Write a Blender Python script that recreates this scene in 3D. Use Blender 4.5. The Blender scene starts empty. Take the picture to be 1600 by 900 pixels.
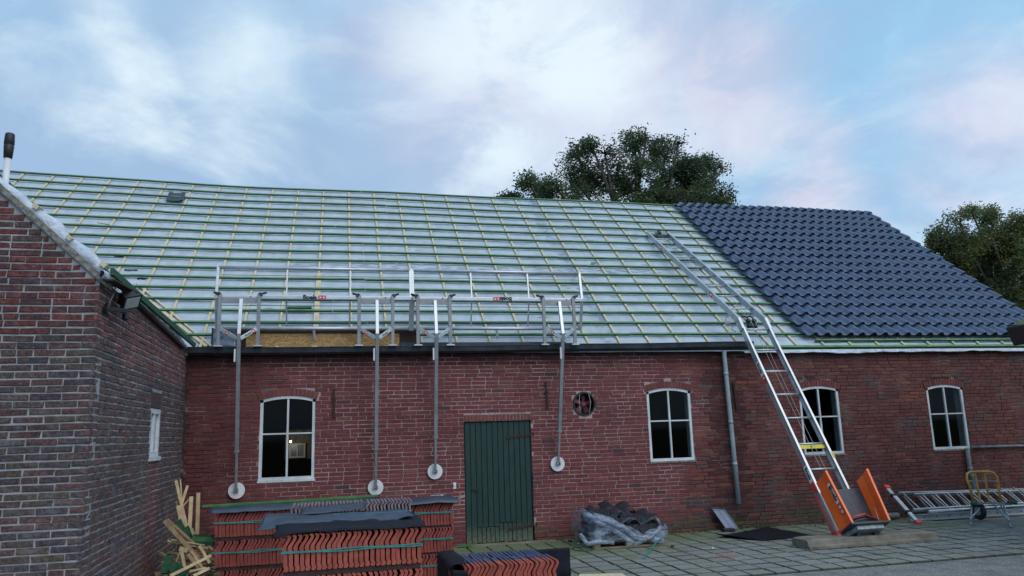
import bpy, math, random
import numpy as np
from mathutils import Vector, Matrix, Euler, noise
R = math.radians
rnd = random.Random(7)
sc = bpy.context.scene
COL = sc.collection

# ---------------------------------------------------------------- camera
CAM_LOC = Vector((0.0, -11.5293, 1.65))
CAM_F, CAM_P, CAM_R, CAM_Y = 1183.0, 0.18727, -0.031093, 0.229628
def cam_basis():
    fw = Vector((math.sin(CAM_Y)*math.cos(CAM_P), math.cos(CAM_Y)*math.cos(CAM_P), math.sin(CAM_P)))
    rt = Vector((math.cos(CAM_Y), -math.sin(CAM_Y), 0)); up = rt.cross(fw)
    return fw, rt*math.cos(CAM_R)+up*math.sin(CAM_R), up*math.cos(CAM_R)-rt*math.sin(CAM_R)
FW, RT, UP = cam_basis()
cam = bpy.data.objects.new('camera', bpy.data.cameras.new('camera'))
cam.data.sensor_width = 36; cam.data.lens = CAM_F/1600*36
cam.data.clip_start = .05; cam.data.clip_end = 2000
cam.matrix_world = Matrix.Translation(CAM_LOC) @ Matrix((RT, UP, -FW)).transposed().to_4x4()
COL.objects.link(cam); sc.camera = cam
def ray(px, py): return FW + RT*((px-800)/CAM_F) - UP*((py-450)/CAM_F)
# surveyed points: where the sight line of a measured point meets a known plane
def atY(px, py, Y):
    d = ray(px, py); return CAM_LOC + d*((Y-CAM_LOC.y)/d.y)
def atZ(px, py, Z):
    d = ray(px, py); return CAM_LOC + d*((Z-CAM_LOC.z)/d.z)
TR, Z0, YR = 0.82275, 2.9325, 4.92           # barn roof: slope, eaves height, ridge depth
def atRoof(px, py, off=0.0):
    d = ray(px, py); return CAM_LOC + d*((Z0+off+TR*CAM_LOC.y-CAM_LOC.z)/(d.z-TR*d.y))
def size_px(p, s):                           # how large something of size s shows
    v = Vector(p)-CAM_LOC; z = v.dot(FW)
    if z < .2: return 0
    x = 800+CAM_F*v.dot(RT)/z; y = 450-CAM_F*v.dot(UP)/z
    if x < -20 or x > 1620 or y < -20 or y > 925: return 0
    return s*CAM_F/z

# ---------------------------------------------------------------- world, sun, exposure
SUN_EL, SUN_AZ = R(42), R(152)               # azimuth clockwise from +y
world = bpy.data.worlds.new('World'); sc.world = world; world.use_nodes = True
def build_world():
    nt = world.node_tree; N = nt.nodes; L = nt.links; N.clear()
    out = N.new('ShaderNodeOutputWorld'); bg = N.new('ShaderNodeBackground'); bg.inputs[1].default_value = .1
    L.new(bg.outputs[0], out.inputs[0])
    sky = N.new('ShaderNodeTexSky'); sky.sky_type = 'NISHITA'; sky.sun_disc = False
    sky.sun_elevation = SUN_EL; sky.sun_rotation = SUN_AZ; sky.air_density = 1.2; sky.dust_density = 1.0
    tc = N.new('ShaderNodeTexCoord')
    def math_(op, a, b=None, c=None, clamp=False):
        n = N.new('ShaderNodeMath'); n.operation = op; n.use_clamp = clamp
        for i, v in enumerate((a, b, c)):
            if v is None: continue
            if isinstance(v, (int, float)): n.inputs[i].default_value = v
            else: L.new(v, n.inputs[i])
        return n.outputs[0]
    def mixc(f, a, b):
        n = N.new('ShaderNodeMix'); n.data_type = 'RGBA'
        if isinstance(f, (int, float)): n.inputs[0].default_value = f
        else: L.new(f, n.inputs[0])
        for i, v in ((6, a), (7, b)):
            if isinstance(v, tuple): n.inputs[i].default_value = (*v, 1)
            else: L.new(v, n.inputs[i])
        return n.outputs[2]
    # cloud layer: the view direction laid out on a cloud deck
    sep = N.new('ShaderNodeSeparateXYZ'); L.new(tc.outputs['Generated'], sep.inputs[0])
    den = math_('ADD', math_('MAXIMUM', sep.outputs[2], 0.0), .28)
    cmb = N.new('ShaderNodeCombineXYZ')
    L.new(math_('DIVIDE', sep.outputs[0], den), cmb.inputs[0]); L.new(math_('DIVIDE', sep.outputs[1], den), cmb.inputs[1])
    def noise_(scale, detail, rough, off, dist=0.0):
        m = N.new('ShaderNodeMapping'); m.inputs['Location'].default_value = off; L.new(cmb.outputs[0], m.inputs[0])
        n = N.new('ShaderNodeTexNoise'); n.inputs['Scale'].default_value = scale; n.inputs['Detail'].default_value = detail
        n.inputs['Roughness'].default_value = rough; n.inputs['Distortion'].default_value = dist
        L.new(m.outputs[0], n.inputs[0]); return n.outputs[0]
    def ramp(v, lo, hi):
        n = N.new('ShaderNodeMapRange'); n.interpolation_type = 'SMOOTHSTEP'
        L.new(v, n.inputs[0]); n.inputs[1].default_value = lo; n.inputs[2].default_value = hi; return n.outputs[0]
    def patch(px, py, rad):                 # a soft cloud bank centred on one bearing
        d = ray(px, py).normalized()
        n = N.new('ShaderNodeVectorMath'); n.operation = 'DISTANCE'
        L.new(tc.outputs['Generated'], n.inputs[0]); n.inputs[1].default_value = d
        w = math_('ADD', n.outputs[1], math_('MULTIPLY', math_('SUBTRACT', big, .5), .34))
        r = N.new('ShaderNodeMapRange'); r.interpolation_type = 'SMOOTHSTEP'; L.new(w, r.inputs[0])
        r.inputs[1].default_value = rad; r.inputs[2].default_value = 0.0; return r.outputs[0]
    big = noise_(2.1, 8, .60, (3.1, 7.7, 0), .35); fine = noise_(3.6, 9, .62, (1.3, 2.2, 0), .5); wide = noise_(.7, 4, .5, (9.2, 4.1, 0))
    blue = mixc(.86, sky.outputs[0], (3.0, 5.7, 8.2))
    grey = (3.2, 4.6, 6.6); pale = (4.7, 6.3, 8.2); pink = (6.9, 6.7, 7.9); bright = (7.5, 8.7, 9.3)
    c = mixc(ramp(wide, .42, .70), blue, pale)
    c = mixc(math_('MULTIPLY', ramp(big, .45, .68), .75), c, pale)
    def add(c, col, spots, k=1.0):
        f = None
        for s in spots:
            p = patch(*s); f = p if f is None else math_('MAXIMUM', f, p)
        return mixc(math_('MULTIPLY', f, k), c, col)
    c = add(c, blue, [(1500, 60, .34), (1300, 330, .3), (60, 20, .2), (1400, 200, .2)], .9)
    c = add(c, grey, [(240, 260, .52), (40, 200, .42), (450, 250, .36), (620, 230, .26), (560, 90, .16), (1270, 290, .16), (1130, 40, .16), (740, 290, .2)], .9)
    c = add(c, pink, [(830, 50, .34), (930, 150, .28), (1130, 150, .16), (1530, 200, .16), (1290, 285, .11)], .75)
    c = add(c, bright, [(200, 112, .10), (385, 85, .13), (765, 5, .17), (785, 255, .10), (895, 90, .11), (150, 20, .10)], .8)
    c = mixc(math_('MULTIPLY', ramp(fine, .47, .70), .30), c, bright)
    c = mixc(math_('MULTIPLY', ramp(fine, .52, .34), .45), c, grey)
    # below the horizon: dull ground light
    c = mixc(ramp(sep.outputs[2], .0, -.06), c, (1.2, 1.25, 1.2))
    L.new(c, bg.inputs[0])
build_world()
sun = bpy.data.objects.new('sun', bpy.data.lights.new('sun', 'SUN'))
sun.data.energy = 1.3; sun.data.angle = R(50); sun.data.color = (1, .91, .84)
sd = Vector((math.sin(SUN_AZ)*math.cos(SUN_EL), math.cos(SUN_AZ)*math.cos(SUN_EL), math.sin(SUN_EL)))
sun.rotation_euler = (-sd).to_track_quat('-Z', 'Y').to_euler(); COL.objects.link(sun)
sc.view_settings.view_transform = 'Standard'; sc.view_settings.look = 'None'
sc.view_settings.exposure = 0.18; sc.view_settings.gamma = 1

# ---------------------------------------------------------------- materials
class NT:
    def __init__(s, name):
        s.m = bpy.data.materials.new(name); s.m.use_nodes = True
        s.t = s.m.node_tree; s.N = s.t.nodes; s.L = s.t.links
        s.b = s.N['Principled BSDF']; s.out = s.N['Material Output']
        g = s.N.new('ShaderNodeNewGeometry'); s.pos = g.outputs['Position']
    def put(s, sock, v):
        if isinstance(v, (int, float)): sock.default_value = v
        elif isinstance(v, tuple): sock.default_value = (*v, 1) if len(v) == 3 and len(sock.default_value) == 4 else v
        else: s.L.new(v, sock)
    def noise(s, scale, detail=4, rough=.55, stretch=None, src=None, dist=0):
        n = s.N.new('ShaderNodeTexNoise'); n.inputs['Scale'].default_value = scale; n.inputs['Detail'].default_value = detail
        n.inputs['Roughness'].default_value = rough; n.inputs['Distortion'].default_value = dist
        v = src or s.pos
        if stretch:
            m = s.N.new('ShaderNodeMapping'); m.inputs['Scale'].default_value = stretch; s.L.new(v, m.inputs[0]); v = m.outputs[0]
        s.L.new(v, n.inputs['Vector']); return n.outputs[0]
    def math(s, op, a, b=0.0, clamp=False):
        n = s.N.new('ShaderNodeMath'); n.operation = op; n.use_clamp = clamp; s.put(n.inputs[0], a); s.put(n.inputs[1], b); return n.outputs[0]
    def ramp(s, v, lo, hi, a=0.0, b=1.0):
        n = s.N.new('ShaderNodeMapRange'); n.interpolation_type = 'SMOOTHSTEP'; s.put(n.inputs[0], v)
        for i, q in enumerate((lo, hi, a, b)): n.inputs[i+1].default_value = q
        return n.outputs[0]
    def mix(s, f, a, b, mode='MIX'):
        n = s.N.new('ShaderNodeMix'); n.data_type = 'RGBA'; n.blend_type = mode; s.put(n.inputs[0], f)
        s.put(n.inputs[6], a); s.put(n.inputs[7], b); return n.outputs[2]
    def attr(s, name='Col'):
        n = s.N.new('ShaderNodeAttribute'); n.attribute_name = name; return n.outputs['Color']
    def sep(s):
        n = s.N.new('ShaderNodeSeparateXYZ'); s.L.new(s.pos, n.inputs[0]); return n.outputs
    def bump(s, h, strength=.4, dist=.01):
        n = s.N.new('ShaderNodeBump'); n.inputs['Strength'].default_value = strength; n.inputs['Distance'].default_value = dist
        s.L.new(h, n.inputs['Height']); s.L.new(n.outputs[0], s.b.inputs['Normal'])
    def fin(s, col, rough=.7, metal=0, spec=.5):
        s.put(s.b.inputs['Base Color'], col); s.put(s.b.inputs['Roughness'], rough); s.put(s.b.inputs['Metallic'], metal)
        s.b.inputs['Specular IOR Level'].default_value = spec; return s.m
def m_simple(name, col, rough=.6, metal=0, var=.25, scale=14, spec=.5, bump=.15):
    t = NT(name); n = t.noise(scale, 5, .6)
    c = t.mix(t.ramp(n, .3, .7), tuple(x*(1-var) for x in col), tuple(min(1, x*(1+var)) for x in col))
    if bump: t.bump(t.noise(scale*5, 4), bump, .004)
    return t.fin(c, t.ramp(n, .2, .8, rough*.85, min(1, rough*1.15)), metal, spec)
def m_attr(name, rough=.85, grain=60, var=.35, bump=.5, speck=None, spec=.25, stains=None):
    t = NT(name); c = t.attr(); n = t.noise(grain, 5, .65); w = t.noise(3.0, 5, .6)
    c = t.mix(t.ramp(n, .3, .75), t.mix(1.0, c, (1-var, 1-var, 1-var), 'MULTIPLY'), t.mix(1.0, c, (1+var, 1+var, 1+var), 'MULTIPLY'))
    c = t.mix(t.ramp(w, .35, .75, 0, .35), c, t.mix(1.0, c, (.55, .55, .6), 'MULTIPLY'))
    if speck: c = t.mix(t.ramp(t.noise(grain*1.7, 3, .7), .62, .7, 0, .6), c, speck)
    if stains:
        c = t.mix(t.ramp(t.noise(16, 5, .65), .50, .66, 0, .75), c, (.045, .038, .042)); c = t.mix(t.ramp(t.noise(12, 5, .65, (1, 1, 1.3)), .56, .66, 0, .5), c, (.17, .10, .065))
    if stains: c = t.mix(t.ramp(t.noise(7, 6, .68), .52, .7, 0, .42), c, stains)
    t.bump(n, bump, .005); return t.fin(c, rough, 0, spec)
M = {}
M['brick'] = m_attr('barn_brick', .88, 70, .38, .7, (.40, .36, .36))
M['wbrick'] = m_attr('wing_brick', .9, 45, .5, .9, (.33, .33, .36), stains=(.20,.21,.24))
def mortar_barn():
    t = NT('barn_mortar'); x, y, z = t.sep()
    n = t.noise(1.1, 6, .62); f = t.noise(9, 5, .7)
    # the middle of the wall has been repointed in pale mortar; the rest is old and dark
    a = t.ramp(t.math('ADD', x, t.math('MULTIPLY', t.math('SUBTRACT', n, .5), 5.0)), -1.9, -.6)
    b = t.ramp(t.math('ADD', x, t.math('MULTIPLY', t.math('SUBTRACT', n, .5), 6.0)), 6.2, 4.6)
    k = t.math('MULTIPLY', a, b)
    zz = t.math('ADD', z, t.math('MULTIPLY', t.math('SUBTRACT', n, .5), 1.2))
    k = t.math('MULTIPLY', k, t.ramp(zz, .05, .5)); k = t.math('MULTIPLY', k, t.ramp(zz, 2.95, 2.65))
    r = t.ramp(t.noise(2.3, 6, .7), .5, .6, 0, .5)
    c = t.mix(t.math('MAXIMUM', k, r), (.070, .050, .048), (.41, .325, .315))
    c = t.mix(t.ramp(f, .35, .6), t.mix(1, c, (.6, .6, .62), 'MULTIPLY'), c)
    t.bump(f, .5, .006); return t.fin(c, .95, 0, .1)
M['mortar'] = mortar_barn()
def mortar_wing():
    t = NT('wing_mortar'); f = t.noise(8, 6, .7)
    c = t.mix(t.ramp(f, .3, .7), (.24, .24, .245), (.40, .40, .415)); t.bump(t.noise(40, 4), .6, .006); return t.fin(c, .95, 0, .1)
M['wmortar'] = mortar_wing()
def membrane():
    t = NT('roof_membrane'); x, y, z = t.sep()
    n = t.noise(5, 6, .6, (1, .5, .5)); w = t.noise(2.2, 7, .62, (.35, 3.2, 3.2), dist=.6)
    c = t.mix(t.ramp(n, .3, .7), (.41, .485, .56), (.52, .595, .67))
    dx = t.math('ABSOLUTE', t.math('SUBTRACT', x, t.math('ADD', 4.35, t.math('MULTIPLY', t.math('SUBTRACT', t.noise(.8, 3), .5), .35))))
    st = t.math('MULTIPLY', t.ramp(dx, .17, .05), t.ramp(t.noise(6, 5, .7), .42, .6))
    c = t.mix(t.math('MULTIPLY', st, .75), c, (.13, .19, .33))
    c = t.mix(t.math('MULTIPLY', t.ramp(t.noise(9, 7, .72, (.22, 2.2, 2.2)), .60, .67), .6), c, (.16, .19, .27))  # shade lines of the creases painted into the sheet colour
    lap = t.math('ABSOLUTE', t.math('SUBTRACT', t.math('FRACT', t.math('ADD', t.math('MULTIPLY', y, .86), t.math('MULTIPLY', t.noise(1.5, 3), .03))), .5))
    c = t.mix(t.ramp(lap, .012, .004, 0, .45), c, (.22, .27, .33))
    c = t.mix(t.ramp(t.noise(.9, 5, .6), .4, .7, 0, .25), c, (.40, .42, .40))
    t.bump(w, 1.0, .06); return t.fin(c, .5, 0, .3)
M['membrane'] = membrane()
M['foil'] = None
def foil():
    t = NT('white_foil'); n = t.noise(9, 6, .65); c = t.mix(t.ramp(n, .3, .7), (.46, .53, .63), (.70, .76, .85))
    t.bump(t.noise(14, 6, .65), 1.0, .03); return t.fin(c, .32, 0, .6)
M['foil'] = foil()
def wood(name, a, b, stretch=(1, 1, 1), rough=.8):
    t = NT(name); n = t.noise(9, 6, .6, stretch); c = t.mix(t.ramp(n, .3, .7), a, b)
    c = t.mix(t.ramp(t.noise(55, 3, .6), .66, .74, 0, .6), c, tuple(v*.5 for v in a)); t.bump(n, .35, .004); return t.fin(c, rough, 0, .25)
M['cwood'] = wood('pale_batten_wood', (.50, .42, .27), (.66, .58, .41), (4, 1, 1))
M['offwood'] = wood('offcut_wood', (.40, .30, .17), (.60, .48, .30), (2, 2, 1))
M['brownwood'] = wood('weathered_wood', (.22, .15, .085), (.36, .26, .15), (2, 2, 1))
M['green'] = wood('green_treated_wood', (.018, .070, .042), (.045, .130, .075), (.6, 3, 3), .75)
M['lit_battop'] = wood('batten_lit_top_face', (.07, .17, .08), (.17, .30, .15), (.6, 3, 3), .75)  # paler copy of the green wood: light on the batten tops put into colour
M['greend'] = wood('dark_green_board', (.010, .050, .028), (.028, .095, .052), (2, 2, 2), .75)
M['greenl'] = wood('light_green_treated_wood', (.045, .14, .055), (.11, .23, .09), (.6, 3, 3), .75)
M['palletwood'] = wood('pallet_wood', (.27, .20, .14), (.42, .32, .24), (1, 3, 3))
def tilemat():
    t = NT('slate_blue_tile'); n = t.noise(7, 5, .6); f = t.noise(70, 3, .6)
    c = t.mix(t.ramp(n, .3, .7), (.030, .048, .110), (.050, .078, .160))
    oi = t.N.new('ShaderNodeObjectInfo'); c = t.mix(t.math('MULTIPLY', oi.outputs['Random'], .55), c, (.022, .034, .070))
    c = t.mix(t.ramp(t.noise(2.2, 6, .65), .58, .7, 0, .45), c, (.12, .13, .15))
    t.bump(f, .25, .002); return t.fin(c, t.ramp(n, .2, .8, .20, .34), 0, 1.0)
M['tile'] = tilemat()
def redclay(ca, cb):
    t = NT('red_clay'); n = t.noise(12, 5, .6); oi = t.N.new('ShaderNodeObjectInfo')
    c = t.mix(t.ramp(n, .3, .7), ca, cb)
    c = t.mix(t.math('MULTIPLY', oi.outputs['Random'], .5), c, (.22, .052, .04))
    c = t.mix(t.ramp(t.noise(40, 3, .6), .64, .72, 0, .6), c, (.16, .06, .045)); t.bump(t.noise(60, 3), .3, .003); return t.fin(c, .72, 0, .35)
M['clay'] = redclay((.29, .058, .040), (.43, .108, .076)); M['shadedclay'] = redclay((.20, .042, .034), (.29, .068, .054))  # second, darker clay holds the shade on the two back stacks
M['glaze'] = m_simple('dark_glazed_clay', (.075, .085, .16), .38, 0, .25, 12, .7)
M['greyglaze'] = m_simple('grey_washed_clay', (.20, .145, .16), .6, 0, .3, 25)
M['alu'] = m_simple('aluminium', (.52, .55, .58), .42, .75, .12, 6, .5, .05)
M['alud'] = m_simple('weathered_aluminium', (.27, .285, .30), .55, .5, .15, 8, .5, .08)
M['white'] = None
def peel():
    t = NT('peeling_white_paint'); n = t.noise(22, 6, .7); d = t.noise(3, 5)
    c = t.mix(t.ramp(d, .35, .7), (.50, .54, .57), (.70, .73, .75)); c = t.mix(t.ramp(n, .62, .7, 0, .75), c, (.22, .2, .18))
    t.bump(n, .5, .004); return t.fin(c, .6, 0, .4)
M['white'] = peel()
M['disc'] = m_simple('white_plastic', (.70, .70, .74), .5, 0, .06, 8)
M['dark'] = m_simple('dark_zinc', (.035, .042, .055), .42, .2, .3, 7)
M['black'] = m_simple('black_plastic', (.012, .012, .016), .5, 0, .3, 10)
M['blackfoil'] = m_simple('black_sheeting', (.010, .011, .018), .72, 0, .4, 8, .2, .4)
M['darktile'] = m_simple('anthracite_tile', (.030, .030, .042), .5, 0, .3, 12, .5, .3)
M['greyfoil'] = m_simple('dark_blue_grey_sheeting', (.034, .048, .080), .45, 0, .25, 5, .6, .3)
M['redp'] = m_simple('red_plastic', (.62, .07, .05), .45, 0, .12, 8)
M['redlabel'] = m_simple('red_label', (.62, .055, .05), .45, 0, .1, 8, .5, 0)
M['whitelabel'] = m_simple('white_label', (.72, .72, .72), .5, 0, .06, 8, .5, 0)
M['ink'] = m_simple('black_print', (.01, .01, .012), .5, 0, .1, 8, .5, 0)
M['yellow'] = m_simple('yellow_label', (.62, .50, .04), .5, 0, .15, 9, .5, 0)
M['orange'] = m_simple('orange_paint', (.93, .135, .018), .34, 0, .1, 5, .6, .1)
M['yellowpaint'] = m_simple('worn_yellow_paint', (.50, .27, .055), .5, 0, .3, 16, .5, .2)
M['galv'] = m_simple('galvanised_steel', (.27, .32, .35), .5, .45, .3, 16)
M['rubber'] = m_simple('rubber', (.012, .013, .015), .75, 0, .2, 16)
M['pipe'] = m_simple('grey_pvc', (.33, .39, .43), .5, 0, .12, 5)
M['oldpipe'] = m_simple('old_grey_pipe', (.17, .19, .2), .7, 0, .4, 14, .4, .3)
M['teal'] = m_simple('teal_strap', (.03, .22, .21), .45, 0, .2, 12)
M['rust'] = m_simple('rusty_iron', (.05, .028, .028), .85, .2, .4, 30)
M['fanred'] = m_simple('dull_red_fan', (.16, .04, .05), .6, 0, .3, 14)
M['panel'] = m_simple('blue_grey_metal', (.20, .25, .33), .38, .3, .12, 6)
M['grey2'] = m_simple('dark_grey_steel', (.045, .052, .068), .45, .4, .25, 9)
M['plaster'] = m_simple('lime_wash', (.55, .58, .60), .9, 0, .15, 9)
M['bark'] = m_simple('bark', (.06, .05, .04), .9, 0, .35, 12)
M['inner'] = m_simple('dark_interior', (.035, .033, .03), .9, 0, .3, 5)
M['coping'] = m_simple('rough_mortar_coping', (.20, .19, .175), .95, 0, .45, 34, .2, .8)
def doorm():
    t = NT('green_door_paint'); x, y, z = t.sep(); n = t.noise(7, 6, .62, (4, 1, .5)); f = t.noise(24, 6, .7)
    c = t.mix(t.ramp(n, .3, .7), (.010, .034, .032), (.017, .050, .045))
    k = t.ramp(t.math('ADD', z, t.math('MULTIPLY', t.math('SUBTRACT', f, .5), .35)), .34, .02)
    c = t.mix(t.math('MULTIPLY', k, .8), c, (.13, .15, .10))
    c = t.mix(t.math('MULTIPLY', t.ramp(z, .4, .1), t.ramp(f, .56, .64, 0, .8)), c, (.03, .035, .03))
    t.bump(n, .3, .003); return t.fin(c, .55, 0, .35)
M['door'] = doorm()
def osb():
    t = NT('osb'); v = t.N.new('ShaderNodeTexVoronoi'); v.inputs['Scale'].default_value = 60
    m = t.N.new('ShaderNodeMapping'); m.inputs['Scale'].default_value = (.6, 1, 1.3); t.L.new(t.pos, m.inputs[0])
    a = t.N.new('ShaderNodeMixRGB'); a.inputs[0].default_value = .12
    nn = t.N.new('ShaderNodeTexNoise'); nn.inputs['Scale'].default_value = 7; t.L.new(m.outputs[0], nn.inputs[0])
    t.L.new(m.outputs[0], a.inputs[1]); t.L.new(nn.outputs[1], a.inputs[2]); t.L.new(a.outputs[0], v.inputs['Vector'])
    s = t.N.new('ShaderNodeSeparateColor'); t.L.new(v.outputs['Color'], s.inputs[0])
    c = t.mix(s.outputs[0], (.27, .15, .055), (.52, .34, .155)); c = t.mix(t.ramp(t.noise(45, 4, .7), .6, .68, 0, .7), c, (.13, .06, .025))
    t.bump(s.outputs[1], .3, .004); return t.fin(c, .75, 0, .3)
M['osb'] = osb()
def concrete(name, a, b, speck=(.30, .29, .27), grain=90, bump=.6):
    t = NT(name); n = t.noise(4, 6, .6); c = t.mix(t.ramp(n, .3, .7), a, b)
    c = t.mix(t.ramp(t.noise(grain, 3, .7), .55, .66, 0, .8), c, speck); c = t.mix(t.ramp(t.noise(grain*.8, 3, .7), .4, .32, 0, .7), c, tuple(v*.4 for v in a))
    t.bump(t.noise(grain, 4, .7), bump, .006); return t.fin(c, .92, 0, .2)
M['concrete'] = concrete('rough_concrete', (.14, .125, .10), (.25, .23, .19), (.36, .33, .28))
M['gravel'] = concrete('grit', (.13, .135, .135), (.21, .21, .20), (.48, .47, .45), 42, 1.0)
M['earth'] = concrete('sandy_joint', (.018, .022, .014), (.035, .038, .024), (.05, .05, .04))
def paverm():
    t = NT('concrete_paver'); x, y, z = t.sep(); c = t.attr(); n = t.noise(80, 4, .7); w = t.noise(1.3, 6, .62)
    c = t.mix(t.ramp(n, .35, .7), t.mix(1.0, c, (.72, .72, .72), 'MULTIPLY'), t.mix(1.0, c, (1.25, 1.25, 1.22), 'MULTIPLY'))
    g = t.math('ADD', t.math('MULTIPLY', t.ramp(y, -2.6, -.2), .35), w)     # algae grows at the foot of the wall and by the door
    g = t.math('ADD', g, t.math('MULTIPLY', t.ramp(x, 5.4, 3.0), .17))
    c = t.mix(t.ramp(g, .60, .98, 0, .8), c, (.125, .155, .07))
    c = t.mix(t.ramp(t.noise(2.6, 6, .65), .56, .7, 0, .45), c, (.10, .10, .095))
    rx = t.math('ADD', t.math('POWER', t.math('DIVIDE', t.math('SUBTRACT', x, 4.82), .2), 2.0), t.math('POWER', t.math('DIVIDE', t.math('ADD', y, 2.37), .13), 2.0))
    c = t.mix(t.math('MULTIPLY', t.ramp(t.math('ADD', rx, t.noise(6, 4)), 1.6, .6), .55), c, (.33, .09, .055))  # brick dust spill
    t.bump(n, .5, .004); return t.fin(c, .9, 0, .2)
M['paver'] = paverm()
def leafm(name, a, b):
    t = NT(name); c = t.attr(); n = t.noise(.9, 3); c = t.mix(t.ramp(n, .35, .65), t.mix(1, c, a, 'MULTIPLY'), t.mix(1, c, b, 'MULTIPLY'))
    t.b.inputs['Transmission Weight'].default_value = 0
    tr = t.N.new('ShaderNodeBsdfTranslucent'); t.L.new(c, tr.inputs[0]); ms = t.N.new('ShaderNodeMixShader'); ms.inputs[0].default_value = .42
    t.fin(c, .6, 0, .3); t.L.new(t.b.outputs[0], ms.inputs[1]); t.L.new(tr.outputs[0], ms.inputs[2]); t.L.new(ms.outputs[0], t.out.inputs[0]); return t.m
M['oak'] = leafm('oak_leaves', (.8, .85, .9), (1.25, 1.2, 1.0))
M['chestnut'] = leafm('chestnut_leaves', (.85, .85, .9), (1.25, 1.1, .8))
def glassm():
    t = NT('window_glass'); tr = t.N.new('ShaderNodeBsdfTransparent'); tr.inputs[0].default_value = (.52, .58, .6, 1)
    gl = t.N.new('ShaderNodeBsdfGlossy'); gl.inputs['Roughness'].default_value = .04
    fr = t.N.new('ShaderNodeFresnel'); fr.inputs[0].default_value = 1.35; ms = t.N.new('ShaderNodeMixShader')
    t.L.new(t.math('MULTIPLY', fr.outputs[0], .62), ms.inputs[0]); t.L.new(tr.outputs[0], ms.inputs[1]); t.L.new(gl.outputs[0], ms.inputs[2]); t.L.new(ms.outputs[0], t.out.inputs[0]); return t.m
M['glass'] = glassm()
def filmm():
    t = NT('clear_wrap_film'); n = t.noise(6, 5, .62, (1, 1, 2.4)); tr = t.N.new('ShaderNodeBsdfTransparent'); tr.inputs[0].default_value = (.86, .9, .95, 1)
    t.fin((.42, .50, .62), .25, 0, .8); t.bump(t.noise(7, 4, .6, (1, 1, 3.0)), .8, .02); ms = t.N.new('ShaderNodeMixShader')
    t.L.new(t.ramp(n, .38, .66, .10, .62), ms.inputs[0]); t.L.new(tr.outputs[0], ms.inputs[1]); t.L.new(t.b.outputs[0], ms.inputs[2]); t.L.new(ms.outputs[0], t.out.inputs[0]); return t.m
M['film'] = filmm()
def lampm():
    t = NT('reflection_glow'); e = t.N.new('ShaderNodeEmission'); e.inputs[0].default_value = (1, .72, .4, 1); e.inputs[1].default_value = 12
    t.L.new(e.outputs[0], t.out.inputs[0]); return t.m  # glow imitating the warm light in the reflected house
M['bulb'] = lampm()
M['lens'] = m_simple('frosted_lamp_lens', (.42, .44, .44), .3, 0, .08, 6)

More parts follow.
